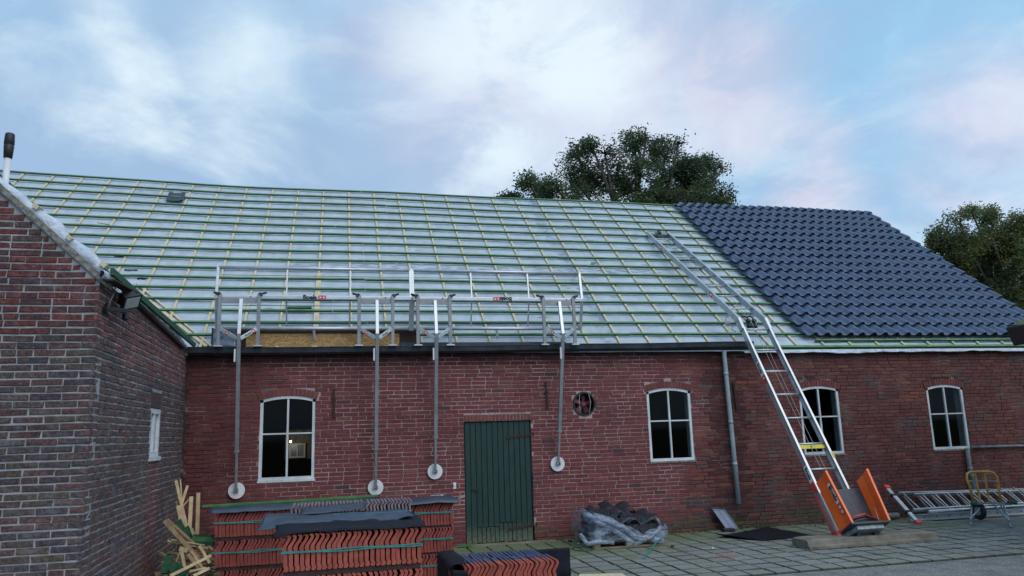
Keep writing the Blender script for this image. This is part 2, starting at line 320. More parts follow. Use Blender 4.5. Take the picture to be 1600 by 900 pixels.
# ---------------------------------------------------------------- mesh helpers
class MB:
    def __init__(s): s.v = []; s.f = []; s.c = []; s.mi = []; s.cur = 0
    def add(s, vs, fs, col=None):
        o = len(s.v); s.v += [tuple(v) for v in vs]
        for f in fs: s.f.append(tuple(i+o for i in f)); s.c.append(col or (1, 1, 1)); s.mi.append(s.cur)
        return s
    def box(s, a, b, col=None, skip=()):            # two opposite corners
        x0, y0, z0 = [min(p, q) for p, q in zip(a, b)]; x1, y1, z1 = [max(p, q) for p, q in zip(a, b)]
        v = [(x0,y0,z0),(x1,y0,z0),(x1,y1,z0),(x0,y1,z0),(x0,y0,z1),(x1,y0,z1),(x1,y1,z1),(x0,y1,z1)]
        return s.add(v, [(0,3,2,1),(4,5,6,7),(0,1,5,4),(1,2,6,5),(2,3,7,6),(3,0,4,7)], col)
    def bar(s, p, q, w, h, up=(0,0,1), col=None):   # square bar from p to q, w across, h along 'up'
        p, q = Vector(p), Vector(q); d = (q-p).normalized(); up = Vector(up)
        sx = d.cross(up)
        if sx.length < 1e-3: sx = d.cross(Vector((1,0,0)))
        sx.normalize(); uz = sx.cross(d).normalized()
        v = [e+sx*(w/2*i)+uz*(h/2*j) for e in (p, q) for i, j in ((-1,-1),(1,-1),(1,1),(-1,1))]
        return s.add(v, [(0,1,2,3),(7,6,5,4),(0,4,5,1),(1,5,6,2),(2,6,7,3),(3,7,4,0)], col)
    def tube(s, pts, r, n=8, cap=True, col=None):
        pts = [Vector(p) for p in pts]; rings = []; o = []
        ref = Vector((0,0,1))
        for i, p in enumerate(pts):
            d = (pts[min(i+1, len(pts)-1)]-pts[max(i-1, 0)]).normalized()
            if abs(d.dot(ref)) > .97: ref = Vector((1,0,0)) if abs(d.x) < .9 else Vector((0,1,0))
            a = d.cross(ref).normalized(); b = a.cross(d); rr = r[i] if isinstance(r, (list, tuple)) else r
            ref = b if b.length > 0 else ref
            o += [p+a*(rr*math.cos(2*math.pi*k/n))+b*(rr*math.sin(2*math.pi*k/n)) for k in range(n)]
        f = [(i*n+k, i*n+(k+1)%n, (i+1)*n+(k+1)%n, (i+1)*n+k) for i in range(len(pts)-1) for k in range(n)]
        if cap: f += [tuple(range(n))[::-1], tuple((len(pts)-1)*n+k for k in range(n))]
        return s.add(o, f, col)
    def prism(s, poly, fn, d0, d1, col=None):       # poly in 2D, fn(u,v,d)->xyz
        n = len(poly); v = [fn(u, w, d0) for u, w in poly]+[fn(u, w, d1) for u, w in poly]
        return s.add(v, [tuple(range(n)), tuple(range(2*n-1, n-1, -1))]+[(i, i+n, (i+1) % n+n, (i+1) % n) for i in range(n)], col)
    def grid(s, fn, nu, nv, col=None):
        v = [fn(i/nu, j/nv) for j in range(nv+1) for i in range(nu+1)]; w = nu+1
        return s.add(v, [(j*w+i, j*w+i+1, (j+1)*w+i+1, (j+1)*w+i) for j in range(nv) for i in range(nu)], col)
    def mesh(s, name, mats, smooth=False):
        me = bpy.data.meshes.new(name); me.from_pydata(s.v, [], s.f)
        for m in (mats if isinstance(mats, list) else [mats]): me.materials.append(M[m])
        ca = me.color_attributes.new('Col', 'FLOAT_COLOR', 'CORNER')
        arr = []
        for p, c in zip(s.f, s.c): arr += [c[0], c[1], c[2], 1.0]*len(p)
        ca.data.foreach_set('color', arr)
        me.polygons.foreach_set('material_index', s.mi)
        if smooth: me.polygons.foreach_set('use_smooth', [True]*len(s.f))
        me.update(); return me
    def build(s, name, mats, parent=None, smooth=False, solid=0, bevel=0, kind=None, label=None):
        o = bpy.data.objects.new(name, s.mesh(name, mats, smooth)); COL.objects.link(o)
        if parent: o.parent = parent
        if solid:
            m = o.modifiers.new('solid', 'SOLIDIFY'); m.thickness = solid; m.offset = 0
        if bevel:
            m = o.modifiers.new('bevel', 'BEVEL'); m.width = bevel; m.segments = 2; m.limit_method = 'ANGLE'
        if kind: o['kind'] = kind
        if label: o['label'] = label
        return o
def empty(name, loc=(0, 0, 0)):
    o = bpy.data.objects.new(name, None); o.location = loc; o.empty_display_size = .1; COL.objects.link(o); return o
def tag(o, label, cat, group=None):
    o['label'] = label; o['category'] = cat
    if group: o['group'] = group
    return o
def struct(o): o['kind'] = 'structure'; return o
def thing(name, label, cat, group=None): return tag(empty(name), label, cat, group)
def jit(a): return rnd.uniform(-a, a)
def text(body, parent, mat, size, mw, bold=.0):
    cu = bpy.data.curves.new('lettering', 'FONT'); cu.body = body; cu.size = size; cu.align_x = 'CENTER'; cu.align_y = 'CENTER'
    cu.offset = bold; cu.extrude = .0006; cu.materials.append(M[mat]); cu.resolution_u = 3
    o = bpy.data.objects.new('lettering_curve', cu); me = bpy.data.meshes.new_from_object(o); bpy.data.objects.remove(o)
    o = bpy.data.objects.new('lettering', me); o.matrix_world = mw; COL.objects.link(o); o.parent = parent; return o
def frame(origin, xdir, zdir):                      # matrix with local x, local z(normal)
    x = Vector(xdir).normalized(); z = Vector(zdir).normalized(); y = z.cross(x).normalized(); x = y.cross(z)
    return Matrix.Translation(Vector(origin)) @ Matrix((x, y, z)).transposed().to_4x4()

# ================================================================= GROUND
gm = MB(); gm.add([(-900,-900,-.03),(900,-900,-.03),(900,900,-.03),(-900,900,-.03)], [(0,1,2,3)])
M['field'] = concrete('field_soil', (.05, .07, .03), (.09, .11, .05), (.1, .12, .06), 3)
struct(gm.build('ground', 'field'))
bed = MB(); bed.add([(-14,-16,-.012),(24,-16,-.012),(24,-.0,-.012),(-14,-.0,-.012)], [(0,1,2,3)])
struct(bed.build('paving_bed', 'earth'))
pav = struct(bed_p := MB().box((2.2,-.02,-.03),(2.3,-.12,-.02)).build('pavement', 'earth'))
# grit yard in front of and beside the paving, slightly uneven, one sheet
def gritz(x, y): return .004+.006*noise.noise((x*3, y*3, 0))
gr = MB()
gr.grid(lambda u, v: (-9+30*u, -14+10.44*v+ (0 if v < 1 else .03*noise.noise((u*60, 3, 0))), gritz(-9+30*u, -14+10*v)), 90, 30)
gr.grid(lambda u, v: (9.455+10*u, -3.62+3.6*v, .006+.005*noise.noise((u*30, v*9, 1))), 20, 8)
struct(gr.build('grit_yard', 'gravel', smooth=True))
PV = .2925
cells = []
for i in range(0, 40):
    for j in range(0, 12):
        x0 = -1.95+i*PV; y0 = -.04-(j+1)*PV
        if x0+PV > 9.66: continue
        cells.append((x0, y0, i, j))
def paver_cols():
    k = .94+rnd.random()*.2; b = rnd.random()
    return ((.215*k, .222*k, .214*k) if b > .2 else (.22*k, .22*k, .20*k))
def paver(mb, x0, y0):
    g = .011; t = [jit(.004) for _ in range(4)]; c = .007; col = paver_cols(); a, b = x0+g+jit(.002), x0+PV-g+jit(.002); p, q = y0+g+.004, y0+PV-g-.004
    z = .022
    v = [(a,p,-.02),(b,p,-.02),(b,q,-.02),(a,q,-.02),(a,p,z-c+t[0]),(b,p,z-c+t[1]),(b,q,z-c+t[2]),(a,q,z-c+t[3]),
         (a+c,p+c,z+t[0]),(b-c,p+c,z+t[1]),(b-c,q-c,z+t[2]),(a+c,q-c,z+t[3])]
    mb.add(v, [(0,1,5,4),(1,2,6,5),(2,3,7,6),(3,0,4,7),(4,5,9,8),(5,6,10,9),(6,7,11,10),(7,4,8,11)], (.075,.083,.062))
    mb.add(v[8:], [(0,1,2,3)], col)
def paver_score(c):
    p = (c[0]+PV/2, c[1]+PV/2, 0); s = size_px(p, PV)
    v = Vector(p)-CAM_LOC; z = v.dot(FW)
    if s and (450-CAM_F*v.dot(UP)/z > 902 or c[0] < 2.0): s = 0
    return s
cells.sort(key=paver_score, reverse=True)
rest = MB()
for n, (x0, y0, i, j) in enumerate(cells):
    if n < 290 and paver_score((x0, y0)) > 0:
        mb = MB(); paver(mb, x0, y0); mb.build('paver', 'paver', pav)
    else: paver(rest, x0, y0)
rest.build('paver', 'paver', pav, kind='stuff')
# weeds and moss tufts at the wall foot
ms = MB()
for _ in range(900):
    x = rnd.choice([rnd.uniform(3.0, 9.6), rnd.uniform(5, 8)]); y = -.03-abs(rnd.gauss(0, .12)); h = rnd.uniform(.008, .03); a = rnd.random()*6.3
    dx, dy = math.cos(a)*.012, math.sin(a)*.012; g = rnd.uniform(.6, 1.2)
    ms.add([(x-dx,y-dy,.018),(x+dx,y+dy,.018),(x+dy*.8,y-dx*.5,.018+h)], [(0,1,2)], (.06*g,.10*g,.03*g))
M['moss'] = m_attr('moss', .9, 50, .3, .2)
tag(ms.build('moss', 'moss', kind='stuff'), 'low green moss and weeds along the foot of the brick wall', 'moss')

# ================================================================= BARN
barn = thing('barn', 'long red brick barn with its roof half stripped to membrane and green battens', 'barn')
XL, XR, YB = -7.6, 13.28, 9.84
CO = .0607
wallp = empty('front_wall'); wallp.parent = barn
WIN = [(-1.071, -.303, 1.072, 2.204), (4.869, 5.634, 1.112, 2.214), (7.627, 8.390, 1.116, 2.198), (10.161, 10.925, 1.112, 2.180)]
RISE = .058
DOOR = (1.878, 2.930, 0.0, 1.815); FAN = (3.808, 2.045, .192)
def arc(win, u, extra=0.0):                          # height of the arch at x
    x0, x1, z0, z1 = win; w = x1-x0; rad = (w*w/4+RISE*RISE)/(2*RISE); cx = (x0+x1)/2; cz = z1+RISE-rad
    d = (rad+extra)**2-(u-cx)**2
    return cz+math.sqrt(max(d, 0))
RING = .105
def blocked(z):
    z = z; out = [(DOOR[0], DOOR[1])] if z < DOOR[3]+.0 else []
    if DOOR[3] <= z < DOOR[3]+.108: out.append((DOOR[0]+.0, DOOR[1]-.0))
    for w in WIN:
        if w[2]-.0 <= z <= w[3]: out.append((w[0], w[1]))
        elif w[3] < z < w[3]+RISE+RING:
            xs = [x for x in np.linspace(w[0]-.1, w[1]+.1, 80) if arc(w, x, RING) > z and abs(x-(w[0]+w[1])/2) < (w[1]-w[0])/2+.055]
            if xs: out.append((min(xs), max(xs)))
    dz = abs(z-FAN[1])
    if dz < FAN[2]: h = math.sqrt(FAN[2]**2-dz*dz); out.append((FAN[0]-h, FAN[0]+h))
    return out
def clip(a, b, bl, mn=.03):
    segs = [(a, b)]
    for p, q in bl:
        n = []
        for s, e in segs:
            if e <= p or s >= q: n.append((s, e)); continue
            if s < p: n.append((s, p))
            if e > q: n.append((q, e))
        segs = n
    return [s for s in segs if s[1]-s[0] > mn]
def brick_box(mb, P, a, b, z0, z1, depth, pr, col, rough=.0022):
    """a brick in a wall; P(u, d, z) -> xyz with d outwards"""
    c = .004; p = pr
    j = [jit(rough) for _ in range(8)]
    v = [P(a+j[0],p-c,z0+j[1]),P(b+j[2],p-c,z0+j[3]),P(b+j[4],p-c,z1+j[5]),P(a+j[6],p-c,z1+j[7]),
         P(a+c+j[0],p+j[4]*.7,z0+c+j[1]),P(b-c+j[2],p+j[5]*.7,z0+c+j[3]),P(b-c+j[4],p+j[6]*.7,z1-c+j[5]),P(a+c+j[6],p+j[7]*.7,z1-c+j[7]),
         P(a,-depth,z0),P(b,-depth,z0),P(b,-depth,z1),P(a,-depth,z1)]
    mb.add(v, [(4,5,6,7),(0,1,5,4),(1,2,6,5),(2,3,7,6),(3,0,4,7),(8,9,1,0),(9,10,2,1),(10,11,3,2),(11,8,0,3)], col)
def barn_col(x, z):
    n = noise.noise((x*.55, z*1.1, 4)); m = noise.noise((x*1.6, z*2.2, 9)); r = rnd.random()
    c = [.180, .054, .056]
    if r < .25: c = [.168, .047, .052]
    elif r < .45: c = [.208, .062, .060]
    elif r < .485: c = [.130, .052, .052]
    elif r < .50: c = [.095, .050, .052]
    elif r < .53: c = [.195, .082, .066]
    k = 1+.14*n
    if x > 5.2:                                    # older, browner brickwork to the right
        t = min(1, (x-5.2)/1.5); c = [c[0]*(1-.17*t), c[1]*(1+.02*t), c[2]*(1-.08*t)]
        if m > .22 and rnd.random() < .35: c = [.120, .072, .070]
        if m < -.25 and rnd.random() < .3: c = [.21, .075, .055]
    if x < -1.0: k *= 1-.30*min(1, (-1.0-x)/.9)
    if z > 2.70 and x < 6.6: k *= .62              # darker courses below the gutter
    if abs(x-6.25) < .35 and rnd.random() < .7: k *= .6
    if z < .55 and x > 5 and rnd.random() < .55: c = [.10, .058, .058]
    if z < .26 and 3.0 < x < 8: 
        t = rnd.random()*.8; c = [c[0]*(1-t)+.085*t, c[1]*(1-t)+.085*t, c[2]*(1-t)+.035*t]
    q_ = 1+jit(.08); return tuple(v*k*q_ for v in c)
def PB(u, d, z): return (u, -d, z)
bl_list = []; L0 = .213
rows = int(2.9/CO)+1
for r in range(rows):
    z0 = r*CO+.005; z1 = z0+CO-.0092; zm = (z0+z1)/2
    if z1 > 2.93: break
    bl = sorted(blocked(z0+.003)+blocked(z1-.003)); und = .004*math.sin(r*1.7)
    x = -2.02-rnd.random()*.02 + (L0/2 if r % 2 else 0); x += jit(.012)
    if r % 2: bl_list.append((-2.07, x-.008, z0, z1))
    while x < XR-.02:
        l = (L0 if rnd.random() > .018 else L0*.52)*(1+jit(.02)); xe = min(x+l, XR-.01)
        for a, b in clip(x, xe-.0095, bl): bl_list.append((a, b, z0+und*.2, z1+und*.2))
        x = xe
ring = []
for w in WIN:
    wd = w[1]-w[0]; rad = (wd*wd/4+RISE*RISE)/(2*RISE); cx = (w[0]+w[1])/2; cz = w[3]+RISE-rad
    half = math.asin((wd/2+.02)/rad); n = 15
    for i in range(n):
        a0 = -half+2*half*i/n+.0035; a1 = -half+2*half*(i+1)/n-.0035; ring.append((cx, cz, rad, a0, a1))
def barn_brick(mb, t):
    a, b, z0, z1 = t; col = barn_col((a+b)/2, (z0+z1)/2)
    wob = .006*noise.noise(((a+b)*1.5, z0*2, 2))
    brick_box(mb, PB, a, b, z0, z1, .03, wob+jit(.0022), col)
bl_list.sort(key=lambda t: -size_px(((t[0]+t[1])/2, 0, (t[2]+t[3])/2), t[1]-t[0]) if not (t[0] < 2 and t[2] < .95) else 0)
restb = MB()
for n, t in enumerate(bl_list):
    if n < 300: mb = MB(); barn_brick(mb, t); mb.build('brick', 'brick', wallp)
    else: barn_brick(restb, t)
restb.build('brick', 'brick', wallp, kind='stuff')
for (cx, cz, rad, a0, a1) in ring:
    mb = MB(); e = RING-.004; c = barn_col(1, 1.5); c = (c[0]*1.1, c[1]*1.15, c[2]*1.1); r0 = rad+.002
    poly = [(cx+r*math.sin(a), cz+r*math.cos(a)) for r, a in ((r0, a0), (r0, a1), (r0+e, a1), (r0+e, a0))]
    mb.prism(poly[::-1], lambda u, v, d: (u, d, v), -.005+jit(.002), .2, c); mb.build('arch_brick', 'brick', wallp)
n = 19
for i in range(n):                                    # soldier course over the door
    w = (DOOR[1]-DOOR[0])/n; a = DOOR[0]+w*i+.0045; c = barn_col(1, 1.5); c = (c[0]*1.2, c[1]*1.35, c[2]*1.2)
    mb = MB(); brick_box(mb, PB, a, a+w-.009, DOOR[3]+.004, DOOR[3]+.100+jit(.003), .2, .004+jit(.002), c); mb.build('soldier_brick', 'brick', wallp)
# mortar core with its openings
core = MB(); T = .22; YF = .0065
xs = sorted({XL, XR, DOOR[0], DOOR[1], FAN[0]-FAN[2], FAN[0]+FAN[2]} | {v for w in WIN for v in w[:2]})
zs = sorted({-.1, 2.95, DOOR[3], FAN[1]-FAN[2], FAN[1]+FAN[2]} | {v for w in WIN for v in (w[2], w[3]+RISE)})
def hole(x, z):
    if DOOR[0] < x < DOOR[1] and z < DOOR[3]: return True
    if abs(x-FAN[0]) < FAN[2] and abs(z-FAN[1]) < FAN[2]: return True
    return any(w[0] < x < w[1] and w[2] < z < w[3]+RISE for w in WIN)
for i in range(len(xs)-1):
    j = 0; cols = [not hole((xs[i]+xs[i+1])/2, (zs[k]+zs[k+1])/2) for k in range(len(zs)-1)]
    while j < len(cols):
        if not cols[j]: j += 1; continue
        k = j
        while k+1 < len(cols) and cols[k+1]: k += 1
        core.box((xs[i], YF, zs[j]), (xs[i+1], T, zs[k+1])); j = k+1
for w in WIN:                                        # spandrels above the arches
    us = np.linspace(w[0], w[1], 13)
    for a, b in zip(us[:-1], us[1:]):
        core.add([(a,YF,arc(w,a)),(b,YF,arc(w,b)),(b,YF,w[3]+RISE+.001),(a,YF,w[3]+RISE+.001),(a,T,arc(w,a)),(b,T,arc(w,b))], [(0,1,2,3),(0,4,5,1)])
for q in range(24):                                  # round the fan opening
    a0, a1 = 2*math.pi*q/24, 2*math.pi*(q+1)/24
    def sq(a):
        c, s = math.cos(a), math.sin(a); k = FAN[2]/max(abs(c), abs(s)); return (FAN[0]+c*k, YF, FAN[1]+s*k)
    ci = lambda a: (FAN[0]+FAN[2]*math.cos(a), YF, FAN[1]+FAN[2]*math.sin(a))
    co = lambda a: (FAN[0]+FAN[2]*math.cos(a), T, FAN[1]+FAN[2]*math.sin(a))
    core.add([ci(a0), ci(a1), sq(a1), sq(a0), co(a0), co(a1)], [(0,1,2,3),(0,4,5,1)])
core.build('mortar_core', 'mortar', wallp)
# the walls out of sight: right gable, back, interior
ow = MB()
ow.add([(XR,.0066,-.1),(XR,YB,-.1),(XR,YB,Z0),(XR,YR,Z0+TR*YR-.05),(XR,.0066,Z0)], [(0,1,2,3,4)], (.17,.07,.06))
ow.add([(XR-.2,.22,-.1),(XR-.2,YB,-.1),(XR-.2,YB,Z0),(XR-.2,YR,Z0+TR*YR-.05),(XR-.2,.22,Z0)], [(4,3,2,1,0)], (.17,.07,.06))
ow.box((XL,YB-.2,-.1),(XR-.2,YB,Z0), (.17,.07,.06))
ow.add([(XL,.22,-.1),(XL,YB-.2,-.1),(XL,YB-.2,Z0),(XL,YR,Z0+TR*YR-.05),(XL,.22,Z0)], [(0,1,2,3,4)], (.17,.07,.06))
ow.build('outer_wall', 'brick', barn)
fl = MB(); fl.box((XL+.05,.23,-.005),(XR-.25,YB-.25,.012)); fl.build('barn_floor', 'inner', barn)
cl = MB(); cl.box((XL+.05,.24,2.72),(XR-.25,YB-.25,2.76)); cl.build('hayloft_floor', 'inner', barn)

# --- windows
def window(w, label=None, plaster=True):
    x0, x1, z0, z1 = w; W = bpy.data.objects.new('window', None); COL.objects.link(W); W.parent = barn
    if label: W['label'] = label
    f = MB(); fw = .042; y0, y1 = .012, .075; us = list(np.linspace(x0, x1, 17))
    inner = lambda x: arc(w, x)-fw*1.05
    f.box((x0,y0,z0),(x0+fw,y1,arc(w,x0)+.0)); f.box((x1-fw,y0,z0),(x1,y1,arc(w,x1)+.0)); f.box((x0+fw,y0,z0),(x1-fw,y1,z0+fw))
    for a, b in zip(us[:-1], us[1:]):
        f.add([(a,y0,inner(a)),(b,y0,inner(b)),(b,y0,arc(w,b)),(a,y0,arc(w,a)),(a,y1,inner(a)),(b,y1,inner(b)),(b,y1,arc(w,b)),(a,y1,arc(w,a))], [(0,1,2,3),(0,4,5,1),(7,6,5,4)])
    f.build('frame', 'white', W)
    xm = (x0+x1)/2; zm = z0+(z1+RISE-z0)*.545; g = .021
    b = MB(); b.box((xm-g/2-.003,y0+.008,z0+fw),(xm+g/2+.003,y1-.01,inner(xm)+.003)); b.build('glazing_bar', 'white', W)
    b = MB(); b.box((x0+fw,y0+.010,zm-g/2),(xm-g/2-.003,y1-.012,zm+g/2)); b.box((xm+g/2+.003,y0+.010,zm-g/2),(x1-fw,y1-.012,zm+g/2)); b.build('glazing_bar', 'white', W)
    for (a, c) in ((x0+fw, xm-g/2-.003), (xm+g/2+.003, x1-fw)):
        for lo, hi in ((z0+fw, zm-g/2), (zm+g/2, None)):
            p = MB(); yy = .045
            if hi: p.add([(a,yy,lo),(c,yy,lo),(c,yy,hi),(a,yy,hi)], [(0,1,2,3)])
            else:
                uu = np.linspace(a, c, 8); vs = [(a,yy,lo),(c,yy,lo)]+[(u,yy,inner(u)) for u in uu[::-1]]; p.add(vs, [tuple(range(len(vs)))])
            p.build('pane', 'glass', W)
    s = MB(); s.box((x0-.012,-.012,z0-.028),(x1+.012,.05,z0-.001)); s.build('sill', 'white' if not plaster else 'coping', W)
    if plaster:
        r = MB(); r.box((x1-.012,.08,z0+.002),(x1-.002,.21,z1+.02)); r.box((x0+.002,.08,z0+.002),(x0+.012,.21,z1+.02))
        r.box((x0+.012,.08,z0+.001),(x1-.012,.21,z0+.02)); r.build('reveal', 'plaster', W)
window(WIN[0], 'arched window with an imitated reflection of a house set behind its glass', False)
for w in WIN[1:]: window(w)

# --- door
dr = bpy.data.objects.new('door', None); COL.objects.link(dr); dr.parent = barn
n = 12; w = (DOOR[1]-DOOR[0]-.03)/n
for i in range(n):
    a = DOOR[0]+.014+w*i; g = .0035; lowcut = i in (2,3,4,5,6,7,8)
    zc = .262 if i < 6 else .31; zb = .035+jit(.006)
    m = MB(); m.box((a+g,.035+jit(.001),zc+.004 if lowcut else zb),(a+w-g,.065,DOOR[3]-.012)); m.build('plank', 'door', dr, bevel=.003)
if True:
    for i in range(9):
        a = DOOR[0]+.014+w*2+(w*7/9)*i; m = MB(); m.box((a+.004,.030+jit(.003),.03+rnd.random()*.018),(a+w*7/9-.004,.064,(.262 if a < DOOR[0]+w*6 else .31)-.004)); m.build('repair_board', 'door', dr, bevel=.003)
m = MB(); m.box((DOOR[0]+.002,.09,.0),(DOOR[1]-.002,.12,DOOR[3]-.002)); m.build('backing', 'black', dr)
def strap_hinge(za, zb, l):
    h = MB(); x1 = DOOR[1]+.03; h.bar((x1-l,.028,za),(x1-.02,.026,zb), .010, .034, (0,0,1)); h.tube([(x1-.0,.0,zb-.03),(x1-.0,.0,zb+.03)], .012, 8)
    for k in range(3): h.tube([(x1-l+.05+k*l*.3,.018,za+(zb-za)*(.1+k*.3)),(x1-l+.05+k*l*.3,.026,za+(zb-za)*(.1+k*.3))], .008, 8)
    h.build('strap_hinge', 'rust', dr)
strap_hinge(1.555, 1.60, .42); strap_hinge(.205, .265, .44)
h = MB(); h.box((DOOR[0]+.10,.018,.80),(DOOR[0]+.22,.034,.815)); h.tube([(DOOR[0]+.17,.02,.79),(DOOR[0]+.17,-.008,.79),(DOOR[0]+.20,-.012,.79),(DOOR[0]+.205,.02,.80)], .006, 6); h.build('handle', 'rust', dr)
st = MB(); st.box((DOOR[0]-.06,-.14,.0),(DOOR[1]+.3,.08,.028)); st.build('doorstep', 'concrete', barn, bevel=.006)
lk = MB(); lk.box((1.70,-.008,.84),(1.745,.002,.93)); lk.tube([(1.72,-.012,.90),(1.72,-.03,.90)], .017, 10); lk.build('light_switch', 'disc', barn)
for (x, z, x2, z2) in ((-.042,2.343,-.037,1.934),(3.184,2.396,3.199,1.989),(6.415,2.346,6.441,1.872)):
    a = MB(); a.bar((x,-.022,z),(x2,-.022,z2), .028, .016, (0,1,0)); a.bar(((x+x2)/2-.03,-.018,(z+z2)/2+.05),((x+x2)/2+.03,-.018,(z+z2)/2+.04), .012, .03, (0,0,1)); a.build('wall_anchor', 'rust', barn)

# --- fan in the wall
fan = thing('exhaust_fan', 'round black extractor fan with dull red blades set in the brick wall', 'fan')
h = MB(); cx, cz, rr = FAN
for q in range(32):
    a0, a1 = 2*math.pi*q/32, 2*math.pi*(q+1)/32
    P = lambda a, r, y: (cx+r*math.cos(a), y, cz+r*math.sin(a))
    h.add([P(a0,rr*.98,-.012),P(a1,rr*.98,-.012),P(a1,rr*.85,-.012),P(a0,rr*.85,-.012),P(a0,rr*.85,.2),P(a1,rr*.85,.2),P(a0,rr*.98,.01),P(a1,rr*.98,.01)], [(3,2,1,0),(3,4,5,2),(0,1,7,6)])
h.build('housing', 'black', fan)
h = MB(); h.tube([(cx,.03,cz),(cx,.12,cz)], .035, 14); h.build('hub', 'fanred', fan)
for k in range(5):
    a = k*2*math.pi/5+.15; m = MB(); d = Vector((math.cos(a),0,math.sin(a))); s = Vector((-math.sin(a),0,math.cos(a)))
    c0 = Vector((cx,.07,cz)); v = [c0+d*.03-s*.022+Vector((0,.015,0)), c0+d*.03+s*.022-Vector((0,.015,0)), c0+d*.15+s*.045-Vector((0,.02,0)), c0+d*.15-s*.03+Vector((0,.02,0))]
    m.add(v, [(0,1,2,3)]); m.build('blade', 'fanred', fan, solid=.004)
for s in (-1, 1):
    m = MB(); m.tube([(cx+s*.075,-.02,cz+.15),(cx+s*.095,-.03,cz+.02),(cx+s*.08,-.03,cz-.08),(cx+s*.07,-.02,cz-.155)], .0042, 6); m.build('guard_wire', 'alu', fan)
m = MB(); m.box((cx-rr*.86,.2,cz-rr*.86),(cx+rr*.86,.215,cz+rr*.86)); m.build('back_plate', 'black', fan)

# --- added panel and bulb imitating a house reflected in the first window
rm = thing('house_reflection_panel', 'added pale brick panel with a small white window, imitating a house reflected in the leftmost barn window', 'reflection panel')
a = atY(446, 672, 3.0); b = atY(500, 716, 3.0)
m = MB(); m.box((a.x,3.0,b.z),(b.x,3.05,a.z), (.30,.29,.26)); m.build('wall_panel', 'wbrick', rm)
for (p, q, mat, nm) in (((452,693),(477,715),'white','frame'),):
    c = atY(*p, 2.98); d = atY(*q, 2.98); m = MB(); f = .03
    m.box((c.x,2.95,d.z),(c.x+f,2.998,c.z)); m.box((d.x-f,2.95,d.z),(d.x,2.998,c.z)); m.box((c.x+f,2.95,c.z-f),(d.x-f,2.998,c.z)); m.box((c.x+f,2.95,d.z),(d.x-f,2.998,d.z+f)); m.box(((c.x+d.x)/2-.012,2.955,d.z+f),((c.x+d.x)/2+.012,2.997,c.z-f)); m.build('frame', 'disc', rm)
    m = MB(); m.add([(c.x+f,2.985,d.z+f),(d.x-f,2.985,d.z+f),(d.x-f,2.985,c.z-f),(c.x+f,2.985,c.z-f)], [(0,1,2,3)]); m.build('pane', 'panel', rm)
lp = thing('reflection_bulb', 'small warm bulb added indoors to imitate light in the house reflected in the leftmost barn window', 'reflection bulb')
p = atY(454, 690, 2.6); m = MB(); m.tube([p+Vector((0,0,-.02)),p+Vector((0,0,-.01)),p+Vector((0,0,.012)),p+Vector((0,0,.02))], [.006,.018,.018,.006], 10); m.build('bulb', 'bulb', lp)
m = MB(); m.tube([p+Vector((0,0,.02)),(p.x,p.y,2.72)], .004, 6); m.build('cord', 'black', lp)
pl = bpy.data.objects.new('bulb_light', bpy.data.lights.new('bulb_light', 'POINT')); pl.location = p+Vector((0,-.05,-.05)); pl.data.energy = 2; pl.data.color = (1,.8,.55); pl.data.shadow_soft_size = .03; COL.objects.link(pl); pl.parent = lp  # added point lamp that lights the imitated reflection

# ---------------------------------------------------------------- barn roof
roof = bpy.data.objects.new('roof', None); COL.objects.link(roof); roof.parent = barn
NRM = Vector((0, -math.sin(math.atan(TR)), math.cos(math.atan(TR)))); SL = Vector((0, math.cos(math.atan(TR)), math.sin(math.atan(TR))))
def lift(x): return .135*(max(0, -2.4-x)/4.0)**1.15-.005*max(0, x)+.008*math.sin(x*1.3)
def RP(x, y, n=0.0):
    return Vector((x, y, Z0+TR*y+lift(x)*max(0, y)/YR))+NRM*n
YE = -.10
mem = MB()
def memf(u, v):
    x = XL+.0+(XR-XL)*u; y = YE+(YR-YE)*v
    return RP(x, y, .007*noise.noise((x*1.5, y*5, 0))+.007*noise.noise((x*5, y*13, 3))-.004)
mem.grid(memf, 340, 90)
mem.build('membrane', 'membrane', roof, smooth=True)
sb = MB()
sb.grid(lambda u, v: RP(XL+(XR-XL)*u, YR*v, -.03), 60, 6); sb.grid(lambda u, v: RP(XR-(XR-XL)*u, YR*v, -.09), 60, 6)
RZ = Z0+TR*YR
sb.add([(XL,YR,RZ-.02),(XR,YR,RZ-.02),(XR,YB+.15,Z0-.14),(XL,YB+.15,Z0-.14),(XL,YR,RZ-.1),(XR,YR,RZ-.1),(XR,YB+.15,Z0-.22),(XL,YB+.15,Z0-.22)], [(0,3,2,1),(4,5,6,7),(0,4,7,3),(1,2,6,5)])
sb.build('roof_boarding', 'inner', roof)
# counter battens under the battens
cb_x = [-.325+.5345*k for k in range(-13, 26)]
wide = {.22, 99}
for k, x in enumerate(cb_x):
    if x > 8.4 or x < XL: 
        y1 = .18
        if x > 13.1 or x < XL: continue
    else: y1 = YR-.02
    x += jit(.012); m = MB(); cuts = [YE+.02]
    if y1 > 1: cuts += [1.95+jit(.25)]
    cuts.append(y1)
    for a, b in zip(cuts[:-1], cuts[1:]):
        m = MB(); xo = jit(.006); wdt = .036 if not (abs(x+.325) < .1 and a < 1) else .085
        pts = np.linspace(a+.008, b-.004, 6)
        for p, q in zip(pts[:-1], pts[1:]): m.bar(RP(x+xo,p,.018), RP(x+xo,q,.018), wdt, .022, NRM)
        m.build('counter_batten', 'cwood', roof)
